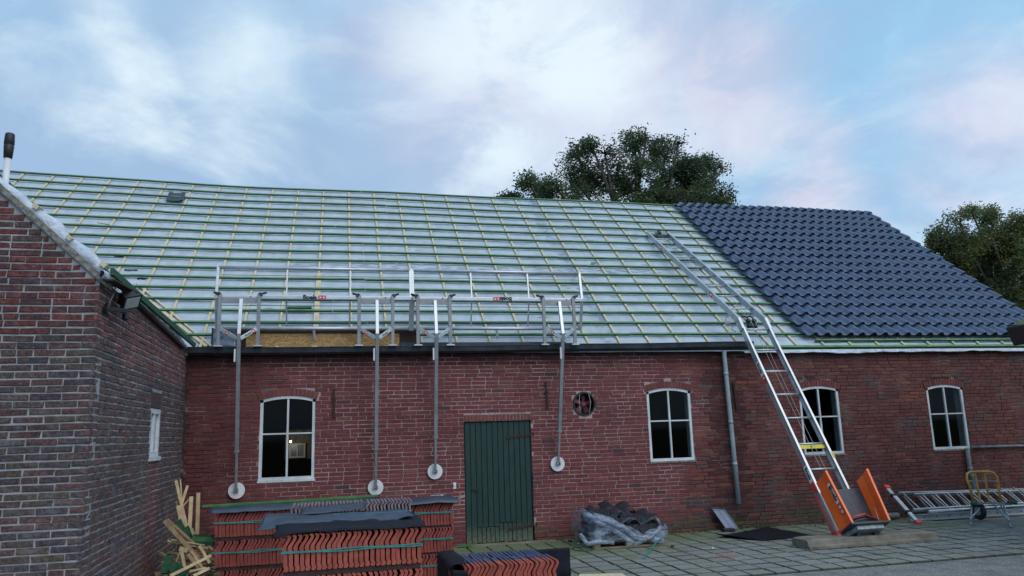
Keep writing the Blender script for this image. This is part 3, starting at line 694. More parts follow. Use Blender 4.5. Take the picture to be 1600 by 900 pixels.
# battens
def batten(y, x0, x1, mat='green', n=.045, w=.042, h=.032):
    m = MB(); k = max(2, int((x1-x0)/.5)); pts = [(x0+(x1-x0)*i/k) for i in range(k+1)]; ys = [y+jit(.004) for _ in pts]; s = [jit(.002) for _ in pts]
    ring_ = []
    for x, yy, e in zip(pts, ys, s):
        c = RP(x, yy, n+e); ring_ += [c-SL*(w/2)-NRM*(h/2), c-SL*(w/2)+NRM*(h/2), c+SL*(w/2)+NRM*(h/2), c+SL*(w/2)-NRM*(h/2)]
    f = [(4*i+j, 4*i+(j+1) % 4, 4*i+4+(j+1) % 4, 4*i+4+j) for i in range(k) for j in range(4)]+[(3,2,1,0),(4*k,4*k+1,4*k+2,4*k+3)]
    m.add(ring_, f)
    for q in range(1, 4*k, 4): m.mi[q] = 1
    return m.build('batten', [mat, 'lit_battop'], roof)
ROWS = [.262+.2785*k for k in range(9)]+[2.49+.2965*k for k in range(1, 9)]
for y in ROWS:
    end = 8.02
    xs_ = [XL+.02]
    while xs_[-1] < end-3: xs_.append(xs_[-1]+rnd.choice((3.75, 4.28)))
    if end-xs_[-1] < 1: xs_[-1] = end
    else: xs_.append(end)
    for a, b in zip(xs_[:-1], xs_[1:]): batten(y+jit(.006), a+.003, b-.003)
for a, b in ((-2.0,2.1),(2.1,6.4),(6.4,10.2),(10.2,13.27)): batten(-.055, a+.003, b-.003, 'green', .03, .06, .05)
for a, b in ((8.1,10.9),(10.9,13.27)): batten(.10, a, b, 'green', .043)
for (p, q, w, mat) in (((207,449),(322,541),.05,'cwood'),((262,300),(262,300),0,''),((214,443),(330,541),.03,'cwood')):
    if not w: continue
    m = MB(); a = atRoof(*p, .03); b = atRoof(*q, .03); m.bar(a, b, w, .02, NRM); m.build('valley_batten', mat, roof)
m = MB(); a = atRoof(446,481,.08); b = atRoof(487,481,.08); m.bar(a, b, .05, .03, NRM); m.build('batten_offcut', 'green', roof)
m = MB(); a = atRoof(610/4+0, 670/4+180-0, .05); b = atRoof(700/4, 684/4+180, .05); m.bar(a, b, .02, .012, NRM); m.build('batten_offcut', 'cwood', roof)
# torn membrane flaps
for (px, py, l, mat) in ((121,297,.22,'blackfoil'),(100,305,.12,'membrane'),(188,401,.18,'greyfoil'),(205,422,.2,'greyfoil'),(222,435,.14,'blackfoil'),(960,444,.12,'greyfoil'),(927,411,.1,'greyfoil')):
    c = atRoof(px, py, .02); m = MB()
    m.grid(lambda u, v: c+Vector((l*(u-.5),0,0))+SL*(.05*(v-.5)+.03*noise.noise((u*4+px,v*3,0)))+NRM*(.03*math.sin(v*3)*(.4+noise.noise((u*3,py,0)))), 8, 4); m.build('torn_flap', mat, roof, smooth=True)
for _ in range(240):                                   # creases that stand up from the sheet
    x = rnd.uniform(-6, 8); y = rnd.uniform(.3, 4.8); l = rnd.uniform(.08, .35)
    if rnd.random() < .5: x = rnd.uniform(-1, 6); y = rnd.uniform(2.0, 2.2)
    m = MB() if _ == 0 else m
    pts = [RP(x+l*t, y+.03*noise.noise((x+l*t*5, y*9, 0)), .004+.006*math.sin(t*3.14)) for t in (0,.25,.5,.75,1)]
    m.tube(pts, [.001,.005,.006,.004,.001], 5)
m.build('crease', 'membrane', roof, smooth=True, kind='stuff')
# laid tiles
TW, TL = .2355, .435
prof = [(0,.022),(.05,.010),(.13,.003),(.30,.0),(.44,.004),(.53,.022),(.61,.045),(.69,.060),(.79,.065),(.89,.055),(.98,.034),(1.05,.014)]
def tile_geo(mb, fn=lambda p: p):
    n = len(prof); vs = []
    for t, dn, sc_ in ((0,-.021,1),(0,-.004,1),(.006,.0,1),(.5,.0,1),(1,.0,1)):
        for u, h in prof:
            vs.append(fn(Vector((u*TW, t*TL if t != .006 else .006, h+dn+.060*(1-t)))))
    f = [(j*n+i, j*n+i+1, (j+1)*n+i+1, (j+1)*n+i) for j in range(4) for i in range(n-1)]
    o = len(vs)
    for t in (0, 1):                                   # left and right thickness
        for u, h in (prof[0], prof[-1]): vs.append(fn(Vector((u*TW, t*TL, h-.022+.060*(1-t)))))
    f += [(o, o+2, 4*n, n), (o+1, 2*n-1, 5*n-1, o+3)]
    mb.add(vs, f)
tmesh = MB(); tile_geo(tmesh); tmesh = tmesh.mesh('roof_tile', 'tile', True)
for p in tmesh.polygons:
    if p.index in range(0, len(prof)-1): p.use_smooth = False
tiles = []
NC = 23
for r in range(17):
    for c in range(NC): tiles.append((7.935+c*TW, ROWS[r]-.108, r))
tiles.sort(key=lambda t: -size_px(RP(t[0]+.1, t[1]+.1), .2) + (0 if t[2] < 13 else 100))
trest = MB()
def tile_mat(x, y):
    o = RP(x, y, .050)
    return Matrix.Translation(o+Vector((jit(.002), 0, 0))) @ Matrix(((1,0,0), (0,SL.y,NRM.y), (0,SL.z,NRM.z))).to_4x4() @ Euler((R(-.2+jit(.45)), jit(.012), jit(.010))).to_matrix().to_4x4()
for i, (x, y, r) in enumerate(tiles):
    mw = tile_mat(x, y)
    if r == 16: mw = mw @ Matrix.Diagonal((1, .50, 1, 1))
    if i < 300:
        o = bpy.data.objects.new('roof_tile', tmesh); o.matrix_world = mw; COL.objects.link(o); o.parent = roof
    else: tile_geo(trest, lambda p: mw @ p)
trest.build('roof_tile', 'tile', roof, smooth=True, kind='stuff')
# one tile lying loose high on the battens
pp = atRoof(260, 315, .062); lt = MB(); ltm = Matrix.Translation(pp) @ tile_mat(0,0).to_3x3().to_4x4() @ Euler((0,0,R(3))).to_matrix().to_4x4()
lt.grid(lambda u, v: ltm @ Vector((.31*u, .40*v, .012+.022*math.exp(-((u-.08)/.07)**2)+.026*math.exp(-((u-.90)/.09)**2)+.01*v)), 16, 4)
lt.prism([(.03,.395),(.07,.395),(.06,.425),(.04,.425)], lambda u, v, d: ltm @ Vector((u,v,d)), .0, .035); lt.prism([(.24,.395),(.28,.395),(.27,.425),(.25,.425)], lambda u, v, d: ltm @ Vector((u,v,d)), .0, .035)
tag(lt.build('loose_roof_tile', 'grey2', None, smooth=False, solid=.016), 'single dark tile lying loose high on the stripped battens', 'roof tile')
# gutter, foil at the eaves
g = MB(); 
def gutz(x): return 2.900+.045*max(0, (x-1))/5.2
gp = [(-.045,.048),(-.05,-.035),(-.09,-.055),(-.16,-.055),(-.20,-.03),(-.212,.045),(-.222,.05),(-.222,.04),(-.205,.036),(-.195,-.022),(-.155,-.045),(-.09,-.045),(-.058,-.03),(-.054,.048)]
xsg = np.linspace(-2.06, 6.74, 30)
o0 = []
for x in xsg: o0 += [(x, a, gutz(x)+b+.004*math.sin(x*2.3)) for a, b in gp]
ng = len(gp); g.add(o0, [(i*ng+j, (i+1)*ng+j, (i+1)*ng+(j+1) % ng, i*ng+(j+1) % ng) for i in range(len(xsg)-1) for j in range(ng)]+[tuple((len(xsg)-1)*ng+j for j in range(ng)), tuple(range(ng))[::-1]])
g.build('gutter', 'dark', roof)
fb = MB(); fb.box((-2.06,-.045,2.85),(6.74,.004,2.90)); fb.build('gutter_board', 'black', roof)
dr2 = MB()
def ef(u, v):
    x = 3.72+(XR-3.72)*u; dz = (.055+.03*noise.noise((x*1.1, 5, 0))+.015*noise.noise((x*4, 1, 0))) if x > 6.6 else .02
    return (x, -.10-.012*v+.008*noise.noise((x*5, v*3, 0)), Z0+TR*-.10+.02-dz*v-.0*v)
dr2.grid(ef, 240, 4); dr2.build('eaves_foil', 'foil', roof, smooth=True, solid=.002)
# pipes on the wall
dp = MB(); dp.tube([(6.25,-.10,2.86),(6.25,-.09,2.80),(6.262,-.075,2.6),(6.28,-.075,1.5),(6.30,-.075,.40)], .036, 14)
dp.tube([(6.2765,-.075,1.72),(6.2775,-.075,1.67)], .041, 14); dp.tube([(6.288,-.075,1.05),(6.289,-.075,1.0)], .041, 14); dp.tube([(6.264,-.075,2.5),(6.265,-.075,2.46)], .041, 14)
dp.build('downpipe', 'pipe', barn, smooth=True)
op = MB(); op.tube([(10.80,-.05,1.12),(10.80,-.05,.80),(10.81,-.05,.70),(10.83,-.06,.1)], .034, 10); op.tube([(10.80,-.05,.80),(10.80,-.05,.72)], .045, 10); op.build('old_downpipe', 'oldpipe', barn, smooth=True)
op = MB(); op.tube([(10.9,-.04,1.135),(12.0,-.04,1.12),(13.2,-.04,1.10)], .022, 8); op.build('wall_conduit', 'oldpipe', barn, smooth=True)

# ================================================================= WING
wing = thing('wing_building', 'brick side wing whose gable and long wall stand at left, foil bulging over its verge', 'building')
WA = math.tan(R(-1.108))
def WX(y): return -2.089+WA*y+0.0                     # plan line of the long wall
CY = -4.50; CX = WX(CY)
CW = .0612
def EZ(y): return 2.935+(3.045-2.935)*(y/CY)          # top of the long wall
GS = .93
def PG(u, d, z): return (CX-u, CY-d, z)               # gable: u runs left from the corner
def PS(u, d, z): y = CY+u; return (WX(y)+d, y, z)     # long wall: u runs away from the corner
gw = bpy.data.objects.new('gable_wall', None); COL.objects.link(gw); gw.parent = wing
sw = bpy.data.objects.new('long_wall', None); COL.objects.link(sw); sw.parent = wing
WWIN = (-2.143, -1.60, 1.495, 2.035)
def wing_col(face, u, z):
    zz = z+.12*noise.noise((u*1.2, z, 7)); red = zz > (2.60 if face else 2.56-u*.05)
    r = rnd.random(); n = noise.noise((u*1.1+20*face, z*1.3, 3))
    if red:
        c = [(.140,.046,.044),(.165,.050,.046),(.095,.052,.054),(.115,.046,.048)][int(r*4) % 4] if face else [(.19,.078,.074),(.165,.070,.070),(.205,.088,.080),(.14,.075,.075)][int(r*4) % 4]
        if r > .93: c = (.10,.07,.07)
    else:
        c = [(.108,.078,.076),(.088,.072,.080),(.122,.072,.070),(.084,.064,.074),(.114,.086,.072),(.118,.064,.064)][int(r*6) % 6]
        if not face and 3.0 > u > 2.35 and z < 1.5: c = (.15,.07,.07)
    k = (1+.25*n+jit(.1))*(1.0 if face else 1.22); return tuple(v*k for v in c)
wl = []
for r in range(70):
    z0 = r*CW+.006+.002*math.sin(r*2.1); z1 = z0+CW-.0135
    umax = 6.0 if z0 < 3.0 else 6
    umin = 0 if z1 < 3.05 else (z1-3.045)/GS+.03
    u = .0 if r % 2 else -.118; u += 0
    while u < 3.2:
        l = (.24 if rnd.random() > .1 else .125)*(1+jit(.03)); a = max(u, umin, .0); b = u+l-.0125
        if b-a > .035: wl.append((1, a, b, z0, z1))
        u += l
    if z1 < 3.12:
        u = (.11 if r % 2 else .0); top = 0
        if r % 2 and z1 < 3.05: wl.append((0, .002, .098, z0, z1))
        header = r % 2 == 0
        while u < 4.42:
            l = (.122 if rnd.random() < .86 else .24)*(1+jit(.05)); a, b = u, min(u+l-.0125, 4.46)
            y0, y1 = CY+a, CY+b
            bl = [(WWIN[0]-CY, WWIN[1]-CY)] if WWIN[2] < (z0+z1)/2 < WWIN[3]+.20 else []
            bl = [(x-(0.03 if (z0+z1)/2 > WWIN[3] else 0), y+(0.03 if (z0+z1)/2 > WWIN[3] else 0)) for x, y in bl]
            for p, q in clip(a, b, bl):
                if z1 < EZ(CY+p)+.03: wl.append((0, p, q, z0, z1))
            u += l
def wing_brick(mb, t):
    face, a, b, z0, z1 = t; P = PG if face else PS
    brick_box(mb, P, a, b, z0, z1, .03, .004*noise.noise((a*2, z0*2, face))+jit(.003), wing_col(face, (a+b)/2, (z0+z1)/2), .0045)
def wscore(t):
    P = (PG if t[0] else PS)((t[1]+t[2])/2, 0, (t[3]+t[4])/2); return -size_px(P, (t[2]-t[1])*(1 if t[0] else .45))
wl.sort(key=wscore); rg = MB(); rs = MB()
for n, t in enumerate(wl):
    if n < 300: mb = MB(); wing_brick(mb, t); mb.build('brick', 'wbrick', gw if t[0] else sw)
    else: wing_brick(rg if t[0] else rs, t)
rg.build('brick', 'wbrick', gw, kind='stuff'); rs.build('brick', 'wbrick', sw, kind='stuff')
for k in range(11):                                   # flat arch over the slit window
    m = MB(); ua = WWIN[0]-CY-.02+k*.0527; brick_box(m, PS, ua, ua+.046, WWIN[3]+.008, WWIN[3]+.19, .03, .002, tuple(v*(1+jit(.15)) for v in (.085,.062,.062))); m.build('lintel_brick', 'wbrick', sw)
GR = (-4.9); 
m = MB(); ru = 2.75; rz = 3.045+GS*ru
m.prism([(-.0,-.1),(5.5,-.1),(5.5,3.045),(ru,rz),(-.0,3.045)], lambda u, v, d: (CX-.007-u, CY+.009+d, v), 0, .2); m.build('mortar_core', 'wmortar', gw)
m = MB()
for a, b, lo, hi in ((.0,WWIN[0]-CY,-.1,None),(WWIN[0]-CY,WWIN[1]-CY,-.1,WWIN[2]),(WWIN[0]-CY,WWIN[1]-CY,WWIN[3],None),(WWIN[1]-CY,4.49,-.1,None)):
    za = hi if hi else EZ(CY+a)+.02; zb = hi if hi else EZ(CY+b)+.02
    v = [PS(a+.01 if a == 0 else a,-.009,lo),PS(b,-.009,lo),PS(b,-.009,zb),PS(a+.01 if a == 0 else a,-.009,za)]+[PS(a+.01 if a == 0 else a,-.2,lo),PS(b,-.2,lo),PS(b,-.2,zb),PS(a+.01 if a == 0 else a,-.2,za)]
    m.add(v, [(0,1,2,3),(7,6,5,4),(0,4,5,1),(3,2,6,7),(1,5,6,2),(0,3,7,4)])
m.build('mortar_core', 'wmortar', sw)
W = bpy.data.objects.new('window', None); COL.objects.link(W); W.parent = wing; W['label'] = 'narrow white slit window in the long wall'
ua, ub = WWIN[0]-CY, WWIN[1]-CY; f = .055
def PSb(mb, u0, u1, z0, z1, d0, d1):
    v = [PS(u, d, z) for d in (d0, d1) for u, z in ((u0,z0),(u1,z0),(u1,z1),(u0,z1))]
    mb.add(v, [(0,3,2,1),(4,5,6,7),(0,1,5,4),(1,2,6,5),(2,3,7,6),(3,0,4,7)])
m = MB(); PSb(m,ua,ua+f,WWIN[2],WWIN[3],-.06,-.008); PSb(m,ub-f,ub,WWIN[2],WWIN[3],-.06,-.008); PSb(m,ua+f,ub-f,WWIN[2],WWIN[2]+f,-.06,-.008); PSb(m,ua+f,ub-f,WWIN[3]-f,WWIN[3],-.06,-.008); m.build('frame','white',W)
m = MB(); PSb(m,(ua+ub)/2-.03,(ua+ub)/2+.03,WWIN[2]+f,WWIN[3]-f,-.055,-.012); m.build('glazing_bar','white',W)
for a, b in ((ua+f,(ua+ub)/2-.03),((ua+ub)/2+.03,ub-f)):
    m = MB(); m.add([PS(a,-.04,WWIN[2]+f),PS(b,-.04,WWIN[2]+f),PS(b,-.04,WWIN[3]-f),PS(a,-.04,WWIN[3]-f)],[(0,1,2,3)]); m.build('pane','panel',W)
m = MB(); PSb(m,ua-.02,ub+.02,WWIN[2]-.05,WWIN[2]-.002,-.05,.02); m.build('sill','white',W)
# wing roof
wr = bpy.data.objects.new('roof', None); COL.objects.link(wr); wr.parent = wing
def WR(t, y, n=0.0):                                  # t: distance up the slope in plan from the long wall
    x = WX(y)-t; z = EZ(y)+.035+GS*t; q = math.hypot(1, GS); return Vector((x+n*GS/q, y, z+n/q))
m = MB(); m.grid(lambda u, v: WR(-.03+ru*u, CY+.02+(4.45+(ru*u)*.9)*v, .006*noise.noise((u*9,v*12,0))), 20, 30); m.build('membrane', 'membrane', wr, smooth=True)
m = MB(); a0, a1 = WR(ru,CY), WR(ru,3.0); m.add([a0,a1,(a1.x-ru,a1.y,3.0),(a0.x-ru,a0.y,3.0)], [(0,1,2,3)]); m.build('rear_slope', 'membrane', wr)
for k in range(9):
    m = MB(); t = .18+.30*k; m.bar(WR(t,CY+.10,.03), WR(t,CY+4.3+t*.9,.03), .04, .03, (0,0,1)); m.build('batten', 'green', wr)
m = MB(); m.prism([(-.05,2.985),(ru,rz-.01),(ru,rz+.055),(-.05,3.052)], lambda u, v, d: (CX-u+.0, CY+d, v), -.022, .18); m.build('verge_coping', 'coping', wr)
# foil bulging out along verge and eaves
def puff(name, pts, rads, n=10, mat='foil', parent=wr, seed=0):
    m = MB(); v = []; P = [Vector(p) for p in pts]; K = 90
    def at_(t):
        s = t*(len(P)-1); i = min(int(s), len(P)-2); return P[i].lerp(P[i+1], s-i), rads[i]+(rads[i+1]-rads[i])*(s-i)
    for i in range(K+1):
        c, r = at_(i/K); d = (at_(min(1,(i+1)/K))[0]-at_(max(0,(i-1)/K))[0]).normalized(); a = d.cross(Vector((0,0,1))).normalized(); b = a.cross(d)
        for k in range(n):
            an = 2*math.pi*k/n; rr = r*(1+.55*noise.noise((c.x*6+seed, c.y*6, k*.9))+.25*noise.noise((c.x*18, c.y*18+seed, k*2.1)))
            v.append(c+a*rr*math.cos(an)*.8+b*rr*math.sin(an))
    m.add(v, [(i*n+k, i*n+(k+1) % n, (i+1)*n+(k+1) % n, (i+1)*n+k) for i in range(K) for k in range(n)]); return m.build(name, mat, parent, smooth=True)
G = lambda px, py, Y=CY+.04: atY(px, py, Y)
puff('verge_foil', [G(-25,272),G(19,303),G(42,320),G(62,340),G(81,354),G(103,376),G(133,400),G(161,424)], [.055,.05,.045,.055,.06,.045,.065,.04])
wd_ = lambda px, py: CAM_LOC+ray(px, py)*((-2.089+WA*CAM_LOC.y+.03-CAM_LOC.x)/(ray(px, py).x-WA*ray(px, py).y))
puff('eaves_foil', [wd_(158,428),wd_(172,436),wd_(188,444),wd_(196,452)], [.03,.055,.045,.012], seed=5)
puff('eaves_foil', [wd_(196,449)+Vector((.02,0,0)),wd_(225,477)+Vector((.02,0,0)),wd_(250,502),wd_(262,512),wd_(271,518),wd_(280,530),wd_(291,542)], [.008,.014,.02,.03,.045,.03,.02], seed=8)
m = MB(); m.bar(wd_(165,424)+Vector((.05,0,0)), wd_(299,540)+Vector((.05,0,0)), .03, .062, (0,0,1)); m.build('eaves_batten', 'green', wr)
m = MB(); m.bar(wd_(160,437)+Vector((.05,0,0)), wd_(200,459)+Vector((.06,0,0)), .10, .014, (0,0,1)); m.build('soffit_board', 'rust', wr)
m = MB(); m.bar(wd_(196,457)+Vector((-.01,0,0)), wd_(287,543)+Vector((-.01,0,0)), .05, .03, (0,0,1)); m.build('eaves_shade_strip', 'rust', wr)  # dark strip standing in for shade on the brick under the eaves
for px, py in ((55,322),(107,371),(161,413)):
    c = G(px, py, CY-.03); m = MB(); m.bar(c, c+Vector((0,.11,0)), .05, .036, (GS,0,1)); m.build('batten_end', 'cwood', wr)
# vent pipe
vp = thing('vent_pipe', 'white flue pipe with a long black cap rising from the wing roof', 'vent pipe')
base = atY(7, 292, -4.0); top_ = base+Vector((.01,0,.53)); s = 1.0
m = MB(); m.tube([base+Vector((0,0,-.45)), base+Vector((.004,0,.30))], .028, 16); m.build('pipe', 'disc', vp, smooth=True)
m = MB(); b0 = base+Vector((.004,0,.275)); m.tube([b0, b0+Vector((0,0,.005)), b0+Vector((0,0,.12)), b0+Vector((0,0,.125)), b0+Vector((0,0,.135)), b0+Vector((0,0,.14)), b0+Vector((0,0,.235)), b0+Vector((0,0,.245))], [.028,.036,.043,.040,.040,.044,.040,.032], 18); m.build('cap', 'black', vp, smooth=True)
# floodlight
fd = thing('floodlight', 'black floodlight with a square lens on the brick corner of the wing', 'floodlight')
c = wd_(184, 471)+Vector((.11,0,0)); rot = Euler((R(-38), R(0), R(52))).to_matrix().to_4x4()
rot = frame((0,0,0), (.62,.72,.30), (.70,-.38,-.60)).to_3x3().to_4x4()
mw = Matrix.Translation(c) @ rot @ Matrix.Diagonal((.74,.74,.74,1))
m = MB(); m.prism([(-.12,-.10),(.12,-.10),(.12,.10),(-.12,.10)], lambda u, v, d: mw @ Vector((u, v, d)), -.015, .03)
m.prism([(-.09,-.08),(.09,-.08),(.09,.08),(-.09,.08)], lambda u, v, d: mw @ Vector((u, v, d)), -.10, -.015)
for k in range(6): m.prism([(-.085+k*.031,-.075),(-.08+k*.031,-.075),(-.08+k*.031,.075),(-.085+k*.031,.075)], lambda u, v, d: mw @ Vector((u, v, d)), -.125, -.1)
m.build('housing', 'black', fd, bevel=.004)
m = MB(); m.prism([(-.095,-.075),(.095,-.075),(.095,.075),(-.095,.075)], lambda u, v, d: mw @ Vector((u, v, d)), .028, .034); m.build('lens', 'lens', fd)
w0 = wd_(166, 482)
m = MB(); m.bar(w0+Vector((0,0,0)), c+Vector((-.02,0,-.09)), .035, .035, (0,0,1)); m.bar(w0+Vector((.0,-.03,-.03)), w0+Vector((.0,.05,.03)), .03, .06, (0,0,1)); m.build('bracket', 'black', fd)
m = MB(); m.tube([c+Vector((-.06,.05,-.10)), c+Vector((-.05,.06,-.15)), c+Vector((-.06,.06,-.17))], [.02,.03,.012], 10); m.build('motion_sensor', 'black', fd)
m = MB(); m.tube([w0+Vector((.01,0,.0)), w0+Vector((.04,-.02,.08)), wd_(176,455)+Vector((.02,0,0)), wd_(177,446)+Vector((.02,0,0))], .004, 6); m.build('cable', 'alud', fd)

# neighbouring shed, only its eaves corner in view at the right
sh = thing('neighbouring_shed', 'dark mossy eaves corner of a shed at the right edge', 'shed')
c0 = atY(1570, 512, -2.5)
m = MB(); b1 = atY(1583, 541, -2.5)
m.prism([(c0.x,c0.z),(c0.x+2.2,c0.z+.75),(c0.x+2.2,c0.z+.42),(b1.x,b1.z)][::-1], lambda u, v, d: (u, -2.5-d, v), 0, 5.0, (.05,.05,.05)); m.build('roof', 'rust', sh, bevel=.02)
m = MB(); m.grid(lambda u, v: (c0.x+.03+2.1*u, -2.53-4.9*v, c0.z+.012+.72*u+.02*noise.noise((u*40, v*80, 0))), 40, 60, (.10,.12,.05)); m.build('moss_cover', 'moss', sh, smooth=True)
m = MB(); m.box((c0.x+.95,-2.7,-.02),(c0.x+3.2,-7.3,c0.z+.3),(.12,.06,.055)); m.build('wall', 'wbrick', sh)

# ================================================================= TREES
def tree(name, label, base, h, trunk_r, lobes, nleaf, leaf, cols, mat, seed, group=None, gap=-.1):
    t = thing(name, label, 'tree', group); rr = random.Random(seed); base = Vector(base)
    m = MB(); top = base+Vector((0,0,h*.62)); m.tube([base-Vector((0,0,.1)), base+Vector((.1,0,h*.2)), base+Vector((-.05,.1,h*.42)), top], [trunk_r*1.3, trunk_r, trunk_r*.8, trunk_r*.45], 10); m.build('trunk', 'bark', t, smooth=True)
    m = MB(); tips = []
    for c, r in lobes:
        c = Vector(c); s = base+Vector((0,0,h*(.3+.25*rr.random()))); mid = s.lerp(c, .5)+Vector((rr.uniform(-.3,.3), rr.uniform(-.3,.3), .2))
        m.tube([s, mid, c], [trunk_r*.42, trunk_r*.22, trunk_r*.09], 6)
        for _ in range(12):
            d = Vector((rr.gauss(0,1), rr.gauss(0,1), rr.gauss(.2,1))).normalized()*r*rr.uniform(.55, 1.0); e = c+d
            m.tube([c, c+d*.5+Vector((rr.uniform(-.1,.1),0,.08*r)), e], [trunk_r*.09, trunk_r*.05, .008], 4, cap=False); tips.append((e, r))
    m.build('limbs', 'bark', t, smooth=True)
    rs_ = np.random.RandomState(seed); V = []; Cc = []
    cen = []
    tot = sum(r**2 for _, r in lobes)
    for c, r in lobes:
        k = int(nleaf/9*r*r/tot)
        d = rs_.normal(size=(k,3)); d /= np.linalg.norm(d, axis=1)[:,None]; rad = r*rs_.uniform(.15, 1.0, k)**.55
        p = np.array(c)+d*rad[:,None]*np.array([1,1,.9])
        cen.append(p)
    cen = np.vstack(cen)
    # thin out by noise so the crown has gaps and clumps
    keep = np.array([noise.noise((p[0]*.95+seed, p[1]*.95, p[2]*1.15))+.8*noise.noise((p[0]*2.9, p[1]*2.9, p[2]*3.1)) > gap for p in cen]); cen = cen[keep]
    lf = np.repeat(cen, 14, axis=0); lf = lf+rs_.normal(scale=leaf*1.9, size=lf.shape)
    n = len(lf); a = rs_.normal(size=(n,3)); a[:,2] *= .6; a /= np.linalg.norm(a,axis=1)[:,None]; b = rs_.normal(size=(n,3)); b -= (b*a).sum(1)[:,None]*a; b /= np.linalg.norm(b,axis=1)[:,None]
    s = leaf*rs_.uniform(.6,1.3,n)[:,None]
    v = np.stack([lf-a*s, lf+b*s*.45, lf+a*s, lf-b*s*.45], 1).reshape(-1,3)
    me = bpy.data.meshes.new('crown'); me.vertices.add(4*n); me.loops.add(4*n); me.polygons.add(n)
    me.vertices.foreach_set('co', v.ravel()); me.loops.foreach_set('vertex_index', np.arange(4*n)); me.polygons.foreach_set('loop_start', np.arange(n)*4); me.polygons.foreach_set('loop_total', np.full(n,4))
    me.materials.append(M[mat]); ca = me.color_attributes.new('Col','FLOAT_COLOR','CORNER')
    ci = rs_.randint(0, len(cols), len(cen)); cc = np.array(cols)[np.repeat(ci, 14)]*rs_.uniform(.7,1.3,(n,1)); cc = np.hstack([cc, np.ones((n,1))]); ca.data.foreach_set('color', np.repeat(cc, 4, axis=0).ravel()); me.update()
    o = bpy.data.objects.new('crown', me); COL.objects.link(o); o.parent = t
    return t
Yt = 22.0
def lob(lst, Y): 
    out = []
    for px, py, rpx in lst:
        yy = Y+rnd.uniform(-1.3,1.3); p = atY(px, py, yy); out.append((p, rpx*(p-CAM_LOC).dot(FW)/CAM_F))
    return out
L1 = lob([(835,292,30),(868,292,28),(905,250,34),(905,292,34),(945,240,32),(950,285,38),(993,232,34),(1000,275,40),(1040,245,34),(1045,290,40),(1075,262,28),(1090,295,34),(1105,265,24),(1128,308,24),(1128,262,14),(1010,215,15),(925,228,16),(1060,225,18),(990,320,50),(900,325,46),(1070,325,46),(1120,330,30),(1015,345,60),(845,325,30),(822,280,14)], Yt)
tree('oak_tree', 'broad dark green oak whose crown rises behind the barn ridge', (atY(985,300,Yt).x,Yt,0), 16.0, .5, L1, 90000, .075, [(.070,.105,.058),(.090,.130,.065),(.062,.092,.058),(.12,.155,.075)], 'oak', 3, gap=.07)
Yc = 13.0
L2 = lob([(1475,372,24),(1500,352,26),(1540,345,24),(1510,385,36),(1560,380,36),(1590,360,30),(1545,420,44),(1600,410,44),(1500,418,26),(1580,460,40),(1625,380,40),(1625,450,46),(1525,440,28),(1608,352,20),(1465,385,16),(1548,332,10),(1518,332,12)], Yc)
tree('chestnut_tree', 'rounded chestnut tree with browning leaves beyond the right gable', (atY(1585,450,Yc).x,Yc,0), 9.5, .35, L2, 70000, .058, [(.13,.18,.085),(.17,.21,.09),(.11,.155,.08),(.22,.18,.09),(.11,.16,.09),(.14,.19,.09),(.12,.17,.08)], 'chestnut', 11)
L3 = lob([(798,313,9),(786,316,8),(808,316,8)], Yt+6)
tree('distant_tree', 'top of a far tree just peeping over the ridge left of the oak', (atY(798,320,Yt+6).x,Yt+6,0), 15.0, .3, L3, 2600, .09, [(.035,.065,.03),(.05,.08,.035)], 'oak', 5)


